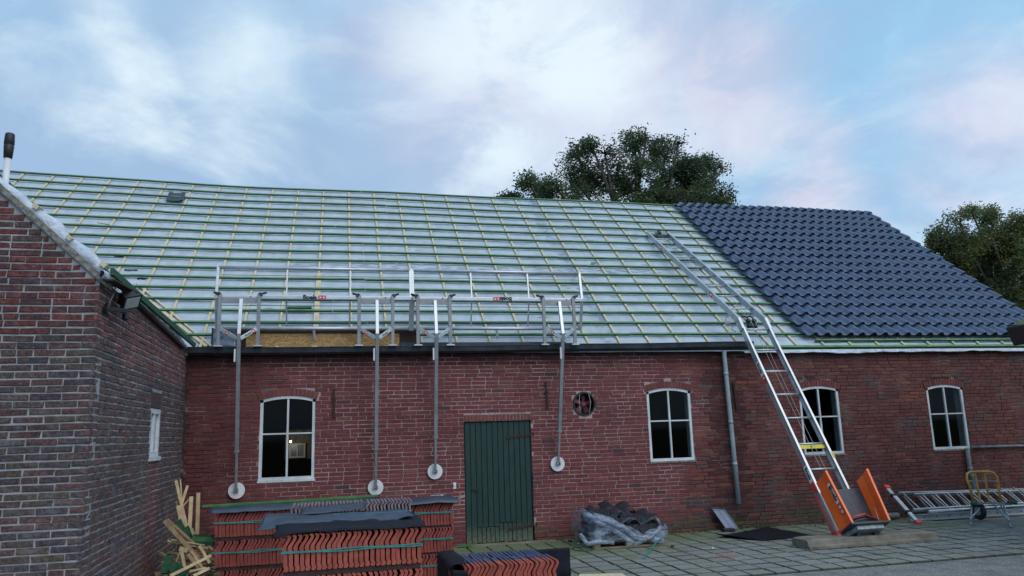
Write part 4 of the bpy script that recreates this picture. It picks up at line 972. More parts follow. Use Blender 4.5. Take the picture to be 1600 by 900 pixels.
# ================================================================= ROOF EDGE PROTECTION
def square(m, p, q, w, h, up=(0,0,1)): m.bar(p, q, w, h, up)
def guard(label, x0, x1, mids, flip, posts):
    t = thing('guard_rail', label, 'guard rail', 'aluminium guard rails along the gutter')
    zt, zm_, zb_ = 4.125, 3.668, 3.236; yt, ym, yb = -.12, -.20, -.03
    def end(x, nm):
        m = MB(); m.bar((x,yt,zt+.02),(x,ym,zm_+.01), .038, .034, (0,1,0)); m.bar((x,ym,zm_+.01),(x,yb-.02,zb_-.03), .038, .034, (0,1,0)); m.build(nm, 'alu', t, bevel=.003)
    end(x0, 'end_post'); end(x1, 'end_post')
    for x in mids:
        m = MB(); m.bar((x,yt,zt),(x,ym+.02,zm_), .020, .018, (0,1,0)); m.bar((x,ym+.02,zm_),(x,yb,zb_), .020, .018, (0,1,0)); m.build('mid_post', 'alu', t)
    m = MB(); m.tube([(x0,yt,zt),(x1,yt,zt)], .024, 10); m.build('top_rail', 'alu', t, smooth=True)
    m = MB(); m.bar((x0-.01,ym-.022,zm_),(x1+.01,ym-.022,zm_), .04, .056, (0,0,1)); m.build('middle_rail', 'alu', t, bevel=.008)
    m = MB(); m.tube([(x0,yb-.015,zb_),(x1,yb-.015,zb_)], .027, 10); m.build('bottom_rail', 'alu', t, smooth=True)
    for k in range(3):
        a = (k+1)/4
        for (ya, za, yb2, zb2) in ((yt,zt,ym,zm_),(ym,zm_,yb,zb_)):
            m = MB(); y = ya+(yb2-ya)*a+.012; z = za+(zb2-za)*a
            if k == 1: continue
            m.tube([(x0,y,z),(x1,y,z)], .006, 5); m.build('guard_wire', 'alud', t)
    xm = (x0+x1)/2
    m = MB(); m.bar((xm-.03,yb-.02,zb_-.02),(xm-.01,yb-.01,zb_-.16), .035, .02, (0,1,0)); m.build('foot', 'alud', t)
    yy = ym-.0435; f = frame((xm-.02 if not flip else xm-.03, yy, zm_+.002), (1,0,0) if not flip else (-1,0,0), (0,-1,0))
    xr = xm+.085 if not flip else xm-.055
    text('Boels', t, 'ink', .088, f @ Matrix.Translation((-.07 if not flip else -.12, 0, 0)), .0045)
    m = MB(); m.box((xr-.055,yy-.001,zm_-.026),(xr+.055,yy+.003,zm_+.030)); lb = m.build('label_plate', 'redlabel', t)
    for q in (-1,1):
        m = MB(); m.box((xr+q*.024-.012,yy-.0022,zm_-.010),(xr+q*.024+.012,yy-.0012,zm_+.014)); m.build('label_mark', 'whitelabel', lb)
    return t
guard('left aluminium guard rail above the planked gutter section', -1.70, 1.070, (-.735,.175), False, None)
guard('right aluminium guard rail, its red label left of the lettering', 1.105, 3.785, (2.01,2.92), True, None)
def bracket(x, xd, zd, xl, xr, label, labels):
    t = thing('rail_bracket', label, 'bracket', 'rail brackets with wall pads')
    ye, ze = -.40, 3.115
    m = MB(); m.bar((xd,-.075,zd),(xd+(x-xd)*.27,-.16,zd+(ze-zd)*.27), .034, .034, (0,1,0)); m.build('inner_tube', 'alud', t, bevel=.004)
    m = MB(); m.bar((xd+(x-xd)*.24,-.15,zd+(ze-zd)*.24),(x,ye,ze), .052, .05, (0,1,0)); m.build('prop', 'alud', t, bevel=.004)
    m = MB(); m.bar((x,ye,ze-.01),(x,-.27,3.63), .048, .044, (0,1,0)); m.build('upper_arm', 'alu', t, bevel=.004)
    m = MB(); m.tube([(xd+(x-xd)*.24-.035,-.155,zd+(ze-zd)*.25),(xd+(x-xd)*.24+.035,-.155,zd+(ze-zd)*.25)], .006, 6); m.build('locking_pin', 'alu', t)
    m = MB(); m.tube([(xd,-.018,zd),(xd,-.045,zd)], .112, 32); p = m.build('wall_pad', 'disc', t, bevel=.006)
    m = MB(); m.bar((xd-.026,-.05,zd),(xd-.026,-.11,zd+.01), .008, .05, (0,0,1)); m.bar((xd+.026,-.05,zd),(xd+.026,-.11,zd+.01), .008, .05, (0,0,1)); m.tube([(xd-.035,-.085,zd),(xd+.035,-.085,zd)], .008, 8); m.build('pad_hinge', 'alud', p)
    for s, xp, lab in ((-1, xl, labels[0]), (1, xr, labels[1])):
        m = MB(); m.bar((xp,-.262,2.955),(xp+.0,-.262,3.70), .050, .034, (0,1,0)); pst = m.build('post', 'alud', t, bevel=.004)
        m = MB(); m.bar((xp,-.262,3.69),(xp+s*.03-.0,-.255,3.715), .055, .04, (0,1,0)); m.bar((xp+s*.02,-.25,3.71),(xp+s*.085,-.19,3.74), .05, .03, (0,0,1)); m.build('hook', 'black', pst, bevel=.006)
        m = MB(); m.box((xp-.06,-.30,2.948),(xp+.06,-.20,2.966)); m.build('foot_plate', 'alu', pst)
        a = Vector((x+s*.02,ye-.0,3.045)); b = Vector((xp-s*.02,-.27,3.20))
        m = MB(); m.bar(a, b, .03, .052, (0,0,1)); am = m.build('brace', 'alu', t, bevel=.004)
        if lab:
            d = (b-a).normalized(); nrm = d.cross(Vector((0,0,1))); nrm = nrm if nrm.y < 0 else -nrm; xdir = d if d.x > 0 else -d; c = a.lerp(b, .52)+nrm*.0162
            fm = frame(c, xdir, nrm); k = 1 if s > 0 else -1
            mm = MB(); mm.prism([(-.028,-.024),(.028,-.024),(.028,.024),(-.028,.024)], lambda u, v, dd: fm @ Vector((u+.07*(1 if s > 0 else -.2), v, dd)), .0, .0015)
            l = mm.build('label_plate', 'redlabel', am)
            mm = MB(); mm.prism([(-.014,-.009),(.014,-.009),(.014,.009),(-.014,.009)], lambda u, v, dd: fm @ Vector((u+.07*(1 if s > 0 else -.2), v, dd)), .0015, .0025); mm.build('label_mark', 'whitelabel', am)
            if s > 0: text('Boels', am, 'ink', .045, fm @ Matrix.Translation((-.02, 0, .001)), .001)
    m = MB(); m.bar((xl+.03,-.252,3.615),(xr-.03,-.252,3.615), .015, .085, (0,0,1)); m.build('cross_plate', 'alud', t)
    m = MB(); m.tube([(xl+(xr-xl)*.78,-.246,3.60),(xl+(xr-xl)*.78,-.246,3.68)], .008, 6); m.build('bolt', 'ink', t)
    m = MB(); m.bar((x-.045,ye+.01,2.72),(x-.045,ye+.01,2.90), .02, .03, (0,1,0)); m.build('latch', 'disc', t)
bracket(-1.351, -1.351, .956, -1.64, -1.11, 'leftmost rail bracket, its pad low on the wall near the inner corner', (1, 1))
bracket(.563, .563, .912, .305, .795, 'rail bracket whose pad touches just above the green battens', (1, 1))
bracket(1.429, 1.429, 1.102, 1.17, 1.655, 'rail bracket close to the left side of the green door', (1, 0))
bracket(3.385, 3.321, 1.139, 3.13, 3.62, 'rail bracket between the green door and the round fan', (1, 0))
# boards behind the gutter
ob = thing('osb_board', 'strip of wood chip board standing on edge behind the gutter', 'board')
m = MB(); m.box((-1.30,.02,2.915),(.915,.04,3.168)); ob0 = m.build('sheet', 'osb', ob)
ob = thing('dark_plank', 'long dark weathered plank standing behind the chip board', 'plank')
m = MB(); m.box((-1.38,.055,2.99),(1.18,.085,3.235)); m.build('board', 'rust', ob, bevel=.004)
ob = thing('metal_flashing_strip', 'low dark flashing strip beside the right end of the chip board', 'flashing')
m = MB(); m.box((.93,.0,2.93),(3.55,.02,3.03)); m.build('strip', 'dark', ob); m = MB(); m.box((3.2,-.03,2.975),(3.7,-.01,3.01)); m.build('lip', 'black', ob)
ob = thing('gutter_box', 'crumpled dark lead box with grey flap at the left end of the gutter', 'flashing')
m = MB(); a = atY(333,518,.03); b = atY(368,543,.03); m.grid(lambda u, v: (a.x+(b.x-a.x)*u*(1-.0), .03-.03*noise.noise((u*4,v*4,3)), b.z+(a.z-b.z+.03)*v+.03*noise.noise((u*5,v*4,1))), 10, 8); m.build('flap', 'panel', ob, smooth=True, solid=.004)
m = MB(); a = atY(331,510,.08); b = atY(400,545,.08); m.grid(lambda u, v: (a.x+(b.x-a.x)*u, .08-.04*noise.noise((u*6,v*4,3)), b.z-.02+(a.z-b.z)*v+.03*noise.noise((u*6,v*4,1))), 12, 6); m.build('sheet', 'black', ob, smooth=True, solid=.004)
m = MB(); a = atY(318,541,-.03); m.grid(lambda u, v: (a.x-.1+.9*u, -.03+.14*v, 2.955+.05*v+.03*noise.noise((u*7,v*4,1))), 14, 4); m.build('apron', 'blackfoil', ob, smooth=True, solid=.004)

# ================================================================= LADDER LIFT
lf = thing('ladder_lift', 'aluminium ladder lift leaning over the eaves with an orange tile carriage at its foot', 'ladder lift')
A = Vector((6.60,-2.09,.135)); B = Vector((6.52,-.15,3.37)); Tt = Vector((6.536,3.39,5.80)); WDT = .50
d1 = (B-A).normalized(); n1 = Vector((1,0,0)).cross(d1); n1 = n1 if n1.y < 0 else -n1
d2 = (Tt-B).normalized(); n2 = Vector((1,0,0)).cross(d2); n2 = n2 if n2.z > 0 else -n2
def rail(p, q, n, w=.034, h=.105, name='stile', right=False):
    m = MB(); s = -1 if right else 1
    m.bar(p, q, w*.35, h, n); 
    for k in (-1, 1): m.bar(p+n*(k*h*.46)+Vector((.012*s,0,0)), q+n*(k*h*.46)+Vector((.012*s,0,0)), w, h*.09, n)
    return m.build(name, 'alu', lf)
ox = Vector((WDT,0,0))
rail(A-d1*.02, B, n1); rail(A+ox-d1*.02, B+ox, n1, right=True)
rail(B-d2*.01, Tt, n2); rail(B+ox-d2*.01, Tt+ox, n2, right=True)
for k, (p, q) in enumerate(((A, B),)):
    for t_ in (.04,.15,.262,.372,.490,.603,.719,.832,.945):
        c = p.lerp(q, t_); m = MB(); m.tube([c+Vector((.01,0,0)), c+ox-Vector((.01,0,0))], .017, 10); m.build('rung', 'alu', lf, smooth=True)
for t_ in (.102,.226,.336,.446,.554,.672,.802,.92):
    c = B.lerp(Tt, t_); m = MB(); m.tube([c+Vector((.01,0,0)), c+ox-Vector((.01,0,0))], .015, 10); m.build('rung', 'alu', lf, smooth=True)
m = MB(); m.bar(Tt-d2*.02+Vector((0,0,0)), Tt+ox-d2*.02, .10, .03, n2); m.bar(Tt+ox*.5-d2*.06+n2*.03-Vector((.06,0,0)), Tt+ox*.5-d2*.06+n2*.03+Vector((.06,0,0)), .09, .07, n2); m.build('top_pulley', 'alud', lf, bevel=.004)
m = MB(); m.tube([Tt+ox*.5-d2*.07+n2*.05-Vector((.03,0,0)), Tt+ox*.5-d2*.07+n2*.05+Vector((.03,0,0))], .045, 14); m.build('pulley_wheel', 'black', lf)
m = MB(); c = A.lerp(B, .372)-d1*.05+n1*.0; m.bar(c+Vector((.025,0,0)), c+ox-Vector((.025,0,0)), .006, .062, d1); m.build('warning_plate', 'yellow', lf)
c = A.lerp(B,.372)-d1*.05+ox*.5+n1*.004; fm = frame(c+n1*.001, (1,0,0), n1); text('S', lf, 'ink', .045, fm, .001)
m = MB(); c = A.lerp(B,.30)+ox+n1*.056; m.bar(c-d1*.0, c+d1*.10, .028, .003, n1); m.build('warning_plate', 'yellow', lf)
# knee at the eaves with rollers
for s in (0, 1):
    m = MB(); c = B+ox*s; m.bar(c-d1*.22, c+d1*.02, .045, .112, n1); m.bar(c-d2*.02, c+d2*.2, .045, .112, n2)
    m.build('knee_joint', 'alu', lf, bevel=.004)
for dx in (-.05, .055):
    m = MB(); c = B+ox*.48+Vector((dx,0,-.02)); m.tube([c-Vector((.03,0,0)), c+Vector((.03,0,0))], .034, 12); m.tube([c+Vector((0,-.02,-.09))-Vector((.035,0,0)), c+Vector((0,-.02,-.09))+Vector((.035,0,0))], .034, 12); m.tube([c, c+Vector((0,.02,.06)), c+Vector((-.05,.04,.09)), c+Vector((-.09,.05,.075))], .016, 8); m.build('roller', 'black', lf, smooth=True)
m = MB(); m.bar(B+Vector((-.22,.04,-.06)), B+Vector((.02,.0,-.02)), .02, .02); m.tube([B+Vector((-.2,.04,-.05)), B+Vector((-.16,.1,.06)), B+Vector((-.02,.06,.1))], .008, 6); m.tube([B+Vector((-.05,0,-.2)), B+Vector((-.12,.02,-.16)), B+Vector((-.09,.02,-.1))], .008, 6); m.build('lever', 'alud', lf)
for dx in (.20, .27):
    m = MB(); q = A.lerp(B, .26)+Vector((dx,0,0))+n1*.05; m.tube([q, B+Vector((dx-.0,-.03,0))+n1*.02], .0036, 5); m.tube([B+Vector((dx,-.03,0))+n1*.02, Tt+Vector((dx,0,0))+n2*.02-d2*.1], .0036, 5); m.build('cable', 'alud', lf)
# labels on the stiles
def stile_label(p, q, t_, n, size, order):
    c = p.lerp(q, t_); d = (q-p).normalized(); f_ = frame(c+Vector((-.0075,0,0)), -d, (-1,0,0))
    m = MB(); m.prism([(-.14,-.04),(.14,-.04),(.14,.04),(-.14,.04)], lambda u, v, dd: f_ @ Vector((u, v, dd)), 0, .001); l = m.build('label_plate', 'whitelabel', lf)
    text('Boels', l, 'ink', .085, f_ @ Matrix.Translation((-.0,0,.0016)), .003)
    m = MB(); m.prism([(.145,-.04),(.27,-.04),(.27,.04),(.145,.04)], lambda u, v, dd: f_ @ Vector((u, v, dd)), 0, .0012); l = m.build('label_plate', 'redlabel', lf)
    m = MB(); m.prism([(.17,-.02),(.20,-.02),(.20,.02),(.17,.02)], lambda u, v, dd: f_ @ Vector((u, v, dd)), .0012, .002); m.build('label_mark', 'whitelabel', l)
stile_label(A, B, .735, n1, .085, 0); stile_label(A, B, .245, n1, .085, 0)
for t_ in (.24, .80):
    f_ = frame(B.lerp(Tt, t_)+Vector((-.0075,0,0)), -d2, (-1,0,0)); m = MB(); m.prism([(-.06,-.045),(.06,-.045),(.06,.045),(-.06,.045)], lambda u, v, dd: f_ @ Vector((u, v, dd)), 0, .0012); l = m.build('label_plate', 'redlabel', lf)
    m = MB(); m.prism([(-.03,-.02),(.03,-.02),(.03,.02),(-.03,.02)], lambda u, v, dd: f_ @ Vector((u, v, dd)), .0012, .002); m.build('label_mark', 'whitelabel', l)
m = MB(); m.tube([A+n1*.03+d1*.02-Vector((.03,0,0)), A+n1*.03+d1*.02+Vector((.06,0,0))], .035, 10); m.bar(A-n1*.05-d1*.015, A+n1*.05-d1*.015, .06, .04, (0,0,1)); m.build('foot', 'redp', lf, bevel=.004)
m = MB(); m.bar(A+ox-n1*.05-d1*.015, A+ox+n1*.05-d1*.015, .06, .04, (0,0,1)); m.build('foot', 'redp', lf, bevel=.004)
m = MB(); m.bar(A+Vector((-.022,0,0))-n1*.035+d1*.03, A+Vector((-.022,0,0))-n1*.035+d1*.62, .008, .028, n1); m.bar(A+Vector((-.022,0,0))+n1*.03+d1*.64, A+Vector((-.022,0,0))+n1*.03+d1*.78, .01, .06, n1); m.build('guide_strip', 'redp', lf)
# carriage
cr = bpy.data.objects.new('carriage', None); COL.objects.link(cr); cr.parent = lf; cr['label'] = 'orange sided carriage for tiles'
CL = Vector((.02,0,0))
def cpt(x, s, o): return A+Vector((x,0,0))+d1*s+n1*o
def side(x, nm='side_panel', flare=0.0):
    m = MB(); s0, s1 = .02, .74; o0, om, o1 = .075, .205, .345
    # folded sheet: inner strip, crease, outer strip leaning out
    f_ = flare; v = [cpt(x,s0,o0),cpt(x+f_,s1,o0),cpt(x+f_+.028,s1+.02,om),cpt(x+.028,s0-.0,om),cpt(x+f_+.018,s1+.045,o1),cpt(x+.015,s0+.0,o1),cpt(x+f_+.045,s1+.045,o1+.004),cpt(x+.04,s0,o1+.004)]
    m.add(v, [(0,1,2,3),(3,2,4,5),(5,4,6,7)]); return m.build(nm, 'orange', cr, solid=.004)
XC0, XC1 = .035, .60
sp = side(XC0, flare=-.035); side(XC1, flare=.055)
m = MB(); m.prism([(XC0+.014,.0),(XC1-.004,.0),(XC1+.03,.62),(XC0-.01,.62)], lambda u, v, d: cpt(u, v, .085+d), 0, .008); m.build('back_plate', 'grey2', cr)
m = MB(); m.prism([(XC0,.07),(XC1+.03,.07),(XC1+.03,.35),(XC0,.35)], lambda u, v, d: cpt(u, -.005+d, v), 0, .03); m.build('shelf', 'grey2', cr, bevel=.004)
m = MB(); m.prism([(XC0+.03,.04),(XC1-.03,.04),(XC1-.06,.30),(XC0+.10,.30)], lambda u, v, d: cpt(u, -.06+d, v), 0, .055); m.build('shelf_support', 'galv', cr, bevel=.006)
for x in (.18, .45):
    m = MB(); m.bar(cpt(x,-.05,.05), cpt(x,-.10,.20), .05, .06, (1,0,0)); m.tube([cpt(x-.03,-.085,.10), cpt(x+.03,-.085,.10)], .045, 12); m.build('wheel', 'black', cr)
for k in range(4):
    m = MB(); zz = .025+.02*k; m.tube([cpt(XC0+.03,.04+k*.022,.10+.05*k), cpt(.2,.05+k*.024,.20+.04*k), cpt(.34,.06+k*.03,.24+.02*k), cpt(XC1-.05,.075+k*.02,.25-.03*k)], .011, 6); m.build('strap', ['black','black','blackfoil','redp'][k], cr, smooth=True)
m = MB(); m.tube([cpt(XC1-.10,.02,.30), cpt(XC1-.06,.13,.27), cpt(XC1-.0,.26,.22)], .005, 6); m.build('strap', 'galv', cr)
pa, pb, pc = cpt(XC0+.028-.0175,.38,.205), cpt(XC0+.015-.0175,.38,.345), cpt(XC0+.028,.02,.205)
ax_ = (pc-cpt(XC0-.035+.028,.76,.205)).normalized(); nr_ = ax_.cross(pb-pa).normalized(); nr_ = nr_ if nr_.x < 0 else -nr_
f_ = frame(pa.lerp(pb,.5)+nr_*.004-ax_*.09, ax_, nr_)
m = MB(); m.prism([(-.155,-.038),(.14,-.038),(.14,.038),(-.155,.038)], lambda u, v, dd: f_ @ Vector((u, v, dd)), 0, .0015); l = m.build('label_plate', 'whitelabel', sp)
text('Boels', sp, 'ink', .098, f_ @ Matrix.Translation((-.008,0,.002)), .004)
m = MB(); m.prism([(.145,-.038),(.30,-.038),(.30,.038),(.145,.038)], lambda u, v, dd: f_ @ Vector((u, v, dd)), 0, .0015); l = m.build('label_plate', 'redlabel', sp)
for a_ in (.17, .235):
    m = MB(); m.prism([(a_,-.022),(a_+.04,-.022),(a_+.04,.022),(a_,.022)], lambda u, v, dd: f_ @ Vector((u, v, dd)), .0015, .0025); m.build('label_mark', 'whitelabel', sp)
# concrete beam under its feet
cb = thing('concrete_beam', 'rough concrete kerb beam lying on the paving under the ladder lift', 'concrete beam')
m = MB(); P0 = Vector((6.00,-2.36,.022)); P1 = Vector((7.93,-2.42,.022)); dd_ = (P1-P0).normalized(); nn_ = Vector((-dd_.y,dd_.x,0))
sec = [(0,0),(.42,0),(.42,.105),(.40,.118),(.07,.122),(.045,.112),(.03,.05),(0,.042)]
K = 30; v = []
for i in range(K+1):
    c = P0.lerp(P1, i/K); e = 1.0-(.10 if i in (0,K) else 0)
    for a_, z_ in sec: v.append(c+nn_*(a_+.012*noise.noise((i*.9,a_*9,z_*20)))+Vector((0,0,z_*e+(.007*noise.noise((i*1.3,a_*7,4)) if z_ > .02 else 0)+0)))
ns = len(sec); m.add(v, [(i*ns+j,i*ns+(j+1) % ns,(i+1)*ns+(j+1) % ns,(i+1)*ns+j) for i in range(K) for j in range(ns)]+[tuple(range(ns))[::-1], tuple(K*ns+j for j in range(ns))])
m.build('beam', 'concrete', cb, bevel=.006)

# ================================================================= TILE PACKS
# one roof tile standing on its long edge: profile goes up (z), thickness along x, length along y
TP = [(0,.004,.020),(.04,.004,.029),(.09,.010,.027),(.14,.002,.025),(.18,0,.025),(.40,.0,.025),(.52,-.002,.026),(.62,-.010,.026),(.70,-.004,.024),(.80,.014,.022),(.88,.027,.020),(.93,.030,.018),(.965,.024,.024),(1.0,.020,.020)]
def clay_mesh(name, mats, W=.268, L=.40):
    m = MB(); n = len(TP); L_ = [(x-t/2, z*W) for z, x, t in TP]; R_ = [(x+t/2, z*W) for z, x, t in TP]; poly = R_+L_[::-1]
    seg = [0, .02, L*.5, L]; N2 = len(poly)
    for y in seg:
        for q, (x, z) in enumerate(poly):
            cx = TP[q][1] if q < n else TP[2*n-1-q][1]
            m.v.append((cx+(x-cx)*(1.5 if y == L else 1.22), y, z))
    def addf(f, mi): m.f.append(f); m.c.append((1,1,1)); m.mi.append(mi)
    addf(tuple(range(N2)), 0); addf(tuple(3*N2+i for i in range(N2))[::-1], 0)
    for s in range(3):
        for i in range(N2): addf((s*N2+i, (s+1)*N2+i, (s+1)*N2+(i+1) % N2, s*N2+(i+1) % N2), 1 if (s == 2 and len(mats) > 1 and i >= n-3 and i < n+3) else 0)
    return m.mesh(name, mats)
clay = clay_mesh('roof_tile', ['clay','glaze']); dull = clay_mesh('roof_tile', ['shadedclay','glaze']); clay_dark = clay_mesh('roof_tile', ['glaze']); clay_black = clay_mesh('roof_tile', ['darktile']); clay_grey = clay_mesh('roof_tile', ['greyglaze'], .10, .34)  # the dull mesh has the back stacks' shade in its clay colour
def bundle(label, x0, x1, y, z, cnt, mesh=clay, strap=.52, L=.40, group='strapped packs of red roof tiles', tilt=0, strapx=(0,1), yj=.006, W=.268, wiggle=0):
    t = thing('tile_pack', label, 'tile pack', group)
    for i in range(cnt):
        o = bpy.data.objects.new('roof_tile', mesh); COL.objects.link(o); o.parent = t; x = x0+(x1-x0)*(i+.5)/cnt
        o.matrix_world = Matrix.Translation((x+jit(.0022), y+jit(yj), z+jit(.0015))) @ Euler((0, jit(.03)+tilt, jit(.012))).to_matrix().to_4x4() @ Matrix.Diagonal((.55 if mesh is clay_grey else 1, 1, 1, 1))
    m = MB(); m.box((x0+.01,y+.015,z-.040),(x1-.01,y+L-.01,z-.003)); m.build('gap_filler', 'rust', t)  # dark filler added so the gap under the pack stays dark
    if strap:
        for q, dz in ((0,0),(1,.006)):
            m = MB(); zz = z+W*strap+dz*1.5; xa, xb = x0-.012, x1+.006; k = 14
            pts = [(xa,y+L*.9,zz),(xa,y-.006,zz+.002)]+[(xa+(xb-xa)*i/k, y-.012+jit(.0015), zz+(.004*math.sin(i*.8+q*2))+(.006*q*i/k)) for i in range(1,k)]+[(xb,y-.006,zz),(xb,y+L*.9,zz)]
            for a_, b_ in zip(pts[:-1], pts[1:]): m.bar(a_, b_, .002, .0095, (0,0,1))
            m.build('strap', 'teal', t)
    return t
for k, nm in enumerate(('top', 'middle', 'bottom')):
    z = .915-.268-.305*k
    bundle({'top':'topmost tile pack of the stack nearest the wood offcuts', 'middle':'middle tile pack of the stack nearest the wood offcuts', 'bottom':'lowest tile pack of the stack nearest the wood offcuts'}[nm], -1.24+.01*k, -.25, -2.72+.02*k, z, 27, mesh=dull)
    z = .868-.268-.292*k
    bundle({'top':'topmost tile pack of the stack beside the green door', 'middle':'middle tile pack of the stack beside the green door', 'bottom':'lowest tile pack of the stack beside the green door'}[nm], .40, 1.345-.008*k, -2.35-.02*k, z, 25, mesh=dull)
    z = .935-.275-.31*k
    if k < 2: bundle({'top':'large top tile pack under the folded dark sheeting', 'middle':'tile pack directly beneath the one with the folded dark sheeting'}[nm], -.385+.02*k, .665-.01*k, -5.28-.01*k, z, 26, strap=.50)
cb0 = bundle('broken up tile pack in front of the door, without a strap', 1.125, 2.03, -4.33, .182, 23, strap=0)
bundle('row of dark glazed tiles behind the strapless pack in front of the door', 1.09, 1.99, -3.92, .176, 23, mesh=clay_dark, strap=0)
# what they stand on
def pallet(label, x0, x1, y0, y1, h=.12, group='wooden pallets'):
    t = thing('pallet', label, 'pallet', group); z0 = .024
    for i in range(7):
        a = x0; yy = y0+(y1-y0-.09)*i/6; m = MB(); m.box((x0,yy,z0+h-.02),(x1,yy+.09,z0+h)); m.build('plank', 'palletwood', t)
    for i in range(3):
        xx = x0+(x1-x0-.09)*i/2
        for j in range(3):
            yy = y0+.005+(y1-y0-.11)*j/2; m = MB(); m.box((xx,yy,z0+.018),(xx+.09,yy+.10,z0+h-.022)); m.build('block', 'palletwood', t)
    for j in range(3):
        yy = y0+(y1-y0-.10)*j/2; m = MB(); m.box((x0,yy,z0),(x1,yy+.10,z0+.016)); m.build('plank', 'palletwood', t)
    return t
pallet('pallet carrying the strapless tile pack in front of the door', 1.05, 2.0, -4.4, -3.45)
# dark fillers between packs are added with each pack; sheeting on top
def sheet(name, label, cat, fn, nu, nv, mat, solid=.004, group=None):
    t = thing(name, label, cat, group); m = MB(); m.grid(fn, nu, nv); m.build('sheet', mat, t, smooth=True, solid=solid); return t
def topsheet(x0, x1, y0, y1, z, amp, seed, droop=.03):
    def f(u, v):
        x = x0+(x1-x0)*u; y = y0+(y1-y0)*v
        e = max(0, .06-v)/.06
        return (x, y, z+amp*noise.noise((x*3+seed, y*3, 0))+.4*amp*noise.noise((x*11+seed, y*9, 0))-droop*e)
    return f
sheet('plastic_sheet', 'dark sheet lying flat on the stack nearest the wood offcuts', 'sheeting', topsheet(-1.30,-.20,-2.76,-2.2,.932,.02,1), 24, 12, 'greyfoil', group='dark sheets on the tile stacks')
sheet('plastic_sheet', 'dark sheet lying flat on the stack beside the green door', 'sheeting', topsheet(.36,1.42,-2.42,-1.75,.885,.016,5), 24, 12, 'greyfoil', group='dark sheets on the tile stacks')
sc_ = thing('paper_scrap', 'pale scrap on the dark sheet beside the green door', 'scrap'); m = MB(); p = atZ(682,774,.905); m.grid(lambda u, v: (p.x-.07+.16*u, p.y-.03+.05*v, .908+.01*noise.noise((u*3,v*3,2))), 6, 3); m.build('scrap', 'disc', sc_, smooth=True)
sw_ = thing('steel_strip', 'thin pale strip lying across the dark sheet beside the green door', 'strip'); m = MB(); a_ = atZ(594,772,.905); b_ = atZ(708,771,.905); m.bar(a_, b_, .012, .004); m.build('strip', 'panel', sw_)
# folded sheeting on the big pack
fs = thing('folded_sheeting', 'folded blue grey sheeting rumpled over the largest tile pack', 'sheeting')
def fsf(u, v):
    x = -.46+1.16*u; y = -5.30+1.15*v
    fold = .05*math.exp(-((v-.32-.12*u)/.07)**2)*(1-.5*u)
    z = .948+.014*noise.noise((x*3,y*3,2))+.008*noise.noise((x*12,y*9,2))+fold*.6
    if v < .03: z -= .012*(1-v/.03)
    if x < -.38: z -= .25*(-.38-x)**1.1*(1+.5*noise.noise((y*4,0,0)))
    return (x+.03*noise.noise((y*5,1,0))*(1 if u in (0,1) else 0), y, z)
m = MB(); m.grid(fsf, 46, 34); m.build('lower_sheet', 'blackfoil', fs, smooth=True, solid=.003)
def fs2(u, v):
    y = -4.92+.50*v; x0_ = -.62+.05*v; x = x0_+(1.26-.10*v)*u
    z = .985+.022*noise.noise((x*2.2+3,y*4,2))+.012*noise.noise((x*9,y*9,5))-.028*(1-v)**3*(1+math.sin(x*7))+.02*v
    if u < .2: z -= .02*(1-u/.2)**2*math.sin(v*6)
    if v < .04: z -= .02*abs(math.sin(x*5))
    return (x, y+.05*noise.noise((x*3,0,4))*(1-v), z)
m = MB(); m.grid(fs2, 50, 16); m.build('upper_fold', 'greyfoil', fs, smooth=True, solid=.005)
ts = thing('teal_strap', 'loose teal strap lying on the folded sheeting', 'strap'); m = MB(); a_ = Vector((-.02,-4.98,1.035)); b_ = Vector((.62,-4.99,1.03))
for i in range(8): m.bar(a_.lerp(b_,i/8)+Vector((0,.02*math.sin(i*.7),.004*math.sin(i))), a_.lerp(b_,(i+1)/8)+Vector((0,.02*math.sin((i+1)*.7),.004*math.sin(i+1))), .012, .003)
m.build('strap', 'teal', ts)
bundle('short row of grey washed tiles lying on top of the folded sheeting', .26, .66, -4.50, .975, 13, mesh=clay_grey, strap=0, yj=.01, group='loose tile rows on the sheeting')
bundle('long row of grey washed tile ends half hidden behind the folded sheeting', -.40, .24, -4.10, .945, 20, mesh=clay_grey, strap=0, yj=.01, group='loose tile rows on the sheeting')
sb2 = thing('slate_blue_sheet', 'stiff blue grey sheet sloping between the two loose tile rows', 'sheeting')
m = MB(); m.grid(lambda u, v: (-.30+.56*u, -4.55+.25*v, 1.0+.035*v+.03*u+.006*noise.noise((u*4,v*4,0))), 12, 6); m.build('sheet', 'greyfoil', sb2, smooth=True, solid=.004)
# dark cover on the left end of the front pack and the black sheet at its right
dc = thing('black_cover', 'black sheeting hugging the left end of the strapless tile pack', 'sheeting')
def dcf(u, v):
    s = v*.62; x = 1.10-.02-.07*math.sin(min(1,s/.1)*1.57)-.02*noise.noise((u*4,v*6,0)); y = -4.36+.85*u
    z = .462-max(0, s-.08)+.02*(1-v); x += max(0,.10-s)*1.0
    return (x, y-.02*noise.noise((v*5,u*3,3)), z)
m = MB(); m.grid(dcf, 16, 20); m.build('side_drape', 'blackfoil', dc, smooth=True, solid=.004)
m = MB(); m.grid(lambda u, v: (1.03+.15*u, -4.375-.012*noise.noise((u*6,v*9,2)), .44-.42*v-.02*u), 8, 12); m.build('front_drape', 'blackfoil', dc, smooth=True, solid=.004)
bs = thing('black_sheet', 'upright black sheet standing behind the right end of the strapless pack', 'sheeting')
a_ = atY(832,860,-3.42); b_ = atY(890,857,-3.42)
m = MB(); m.grid(lambda u, v: (a_.x-.2+(b_.x-a_.x+.2)*u+.008*noise.noise((v*6,0,3)), -3.42+.02*noise.noise((u*4,v*4,8)), b_.z*(1-v)+.01), 14, 14); m.build('sheet', 'blackfoil', bs, smooth=True, solid=.006)
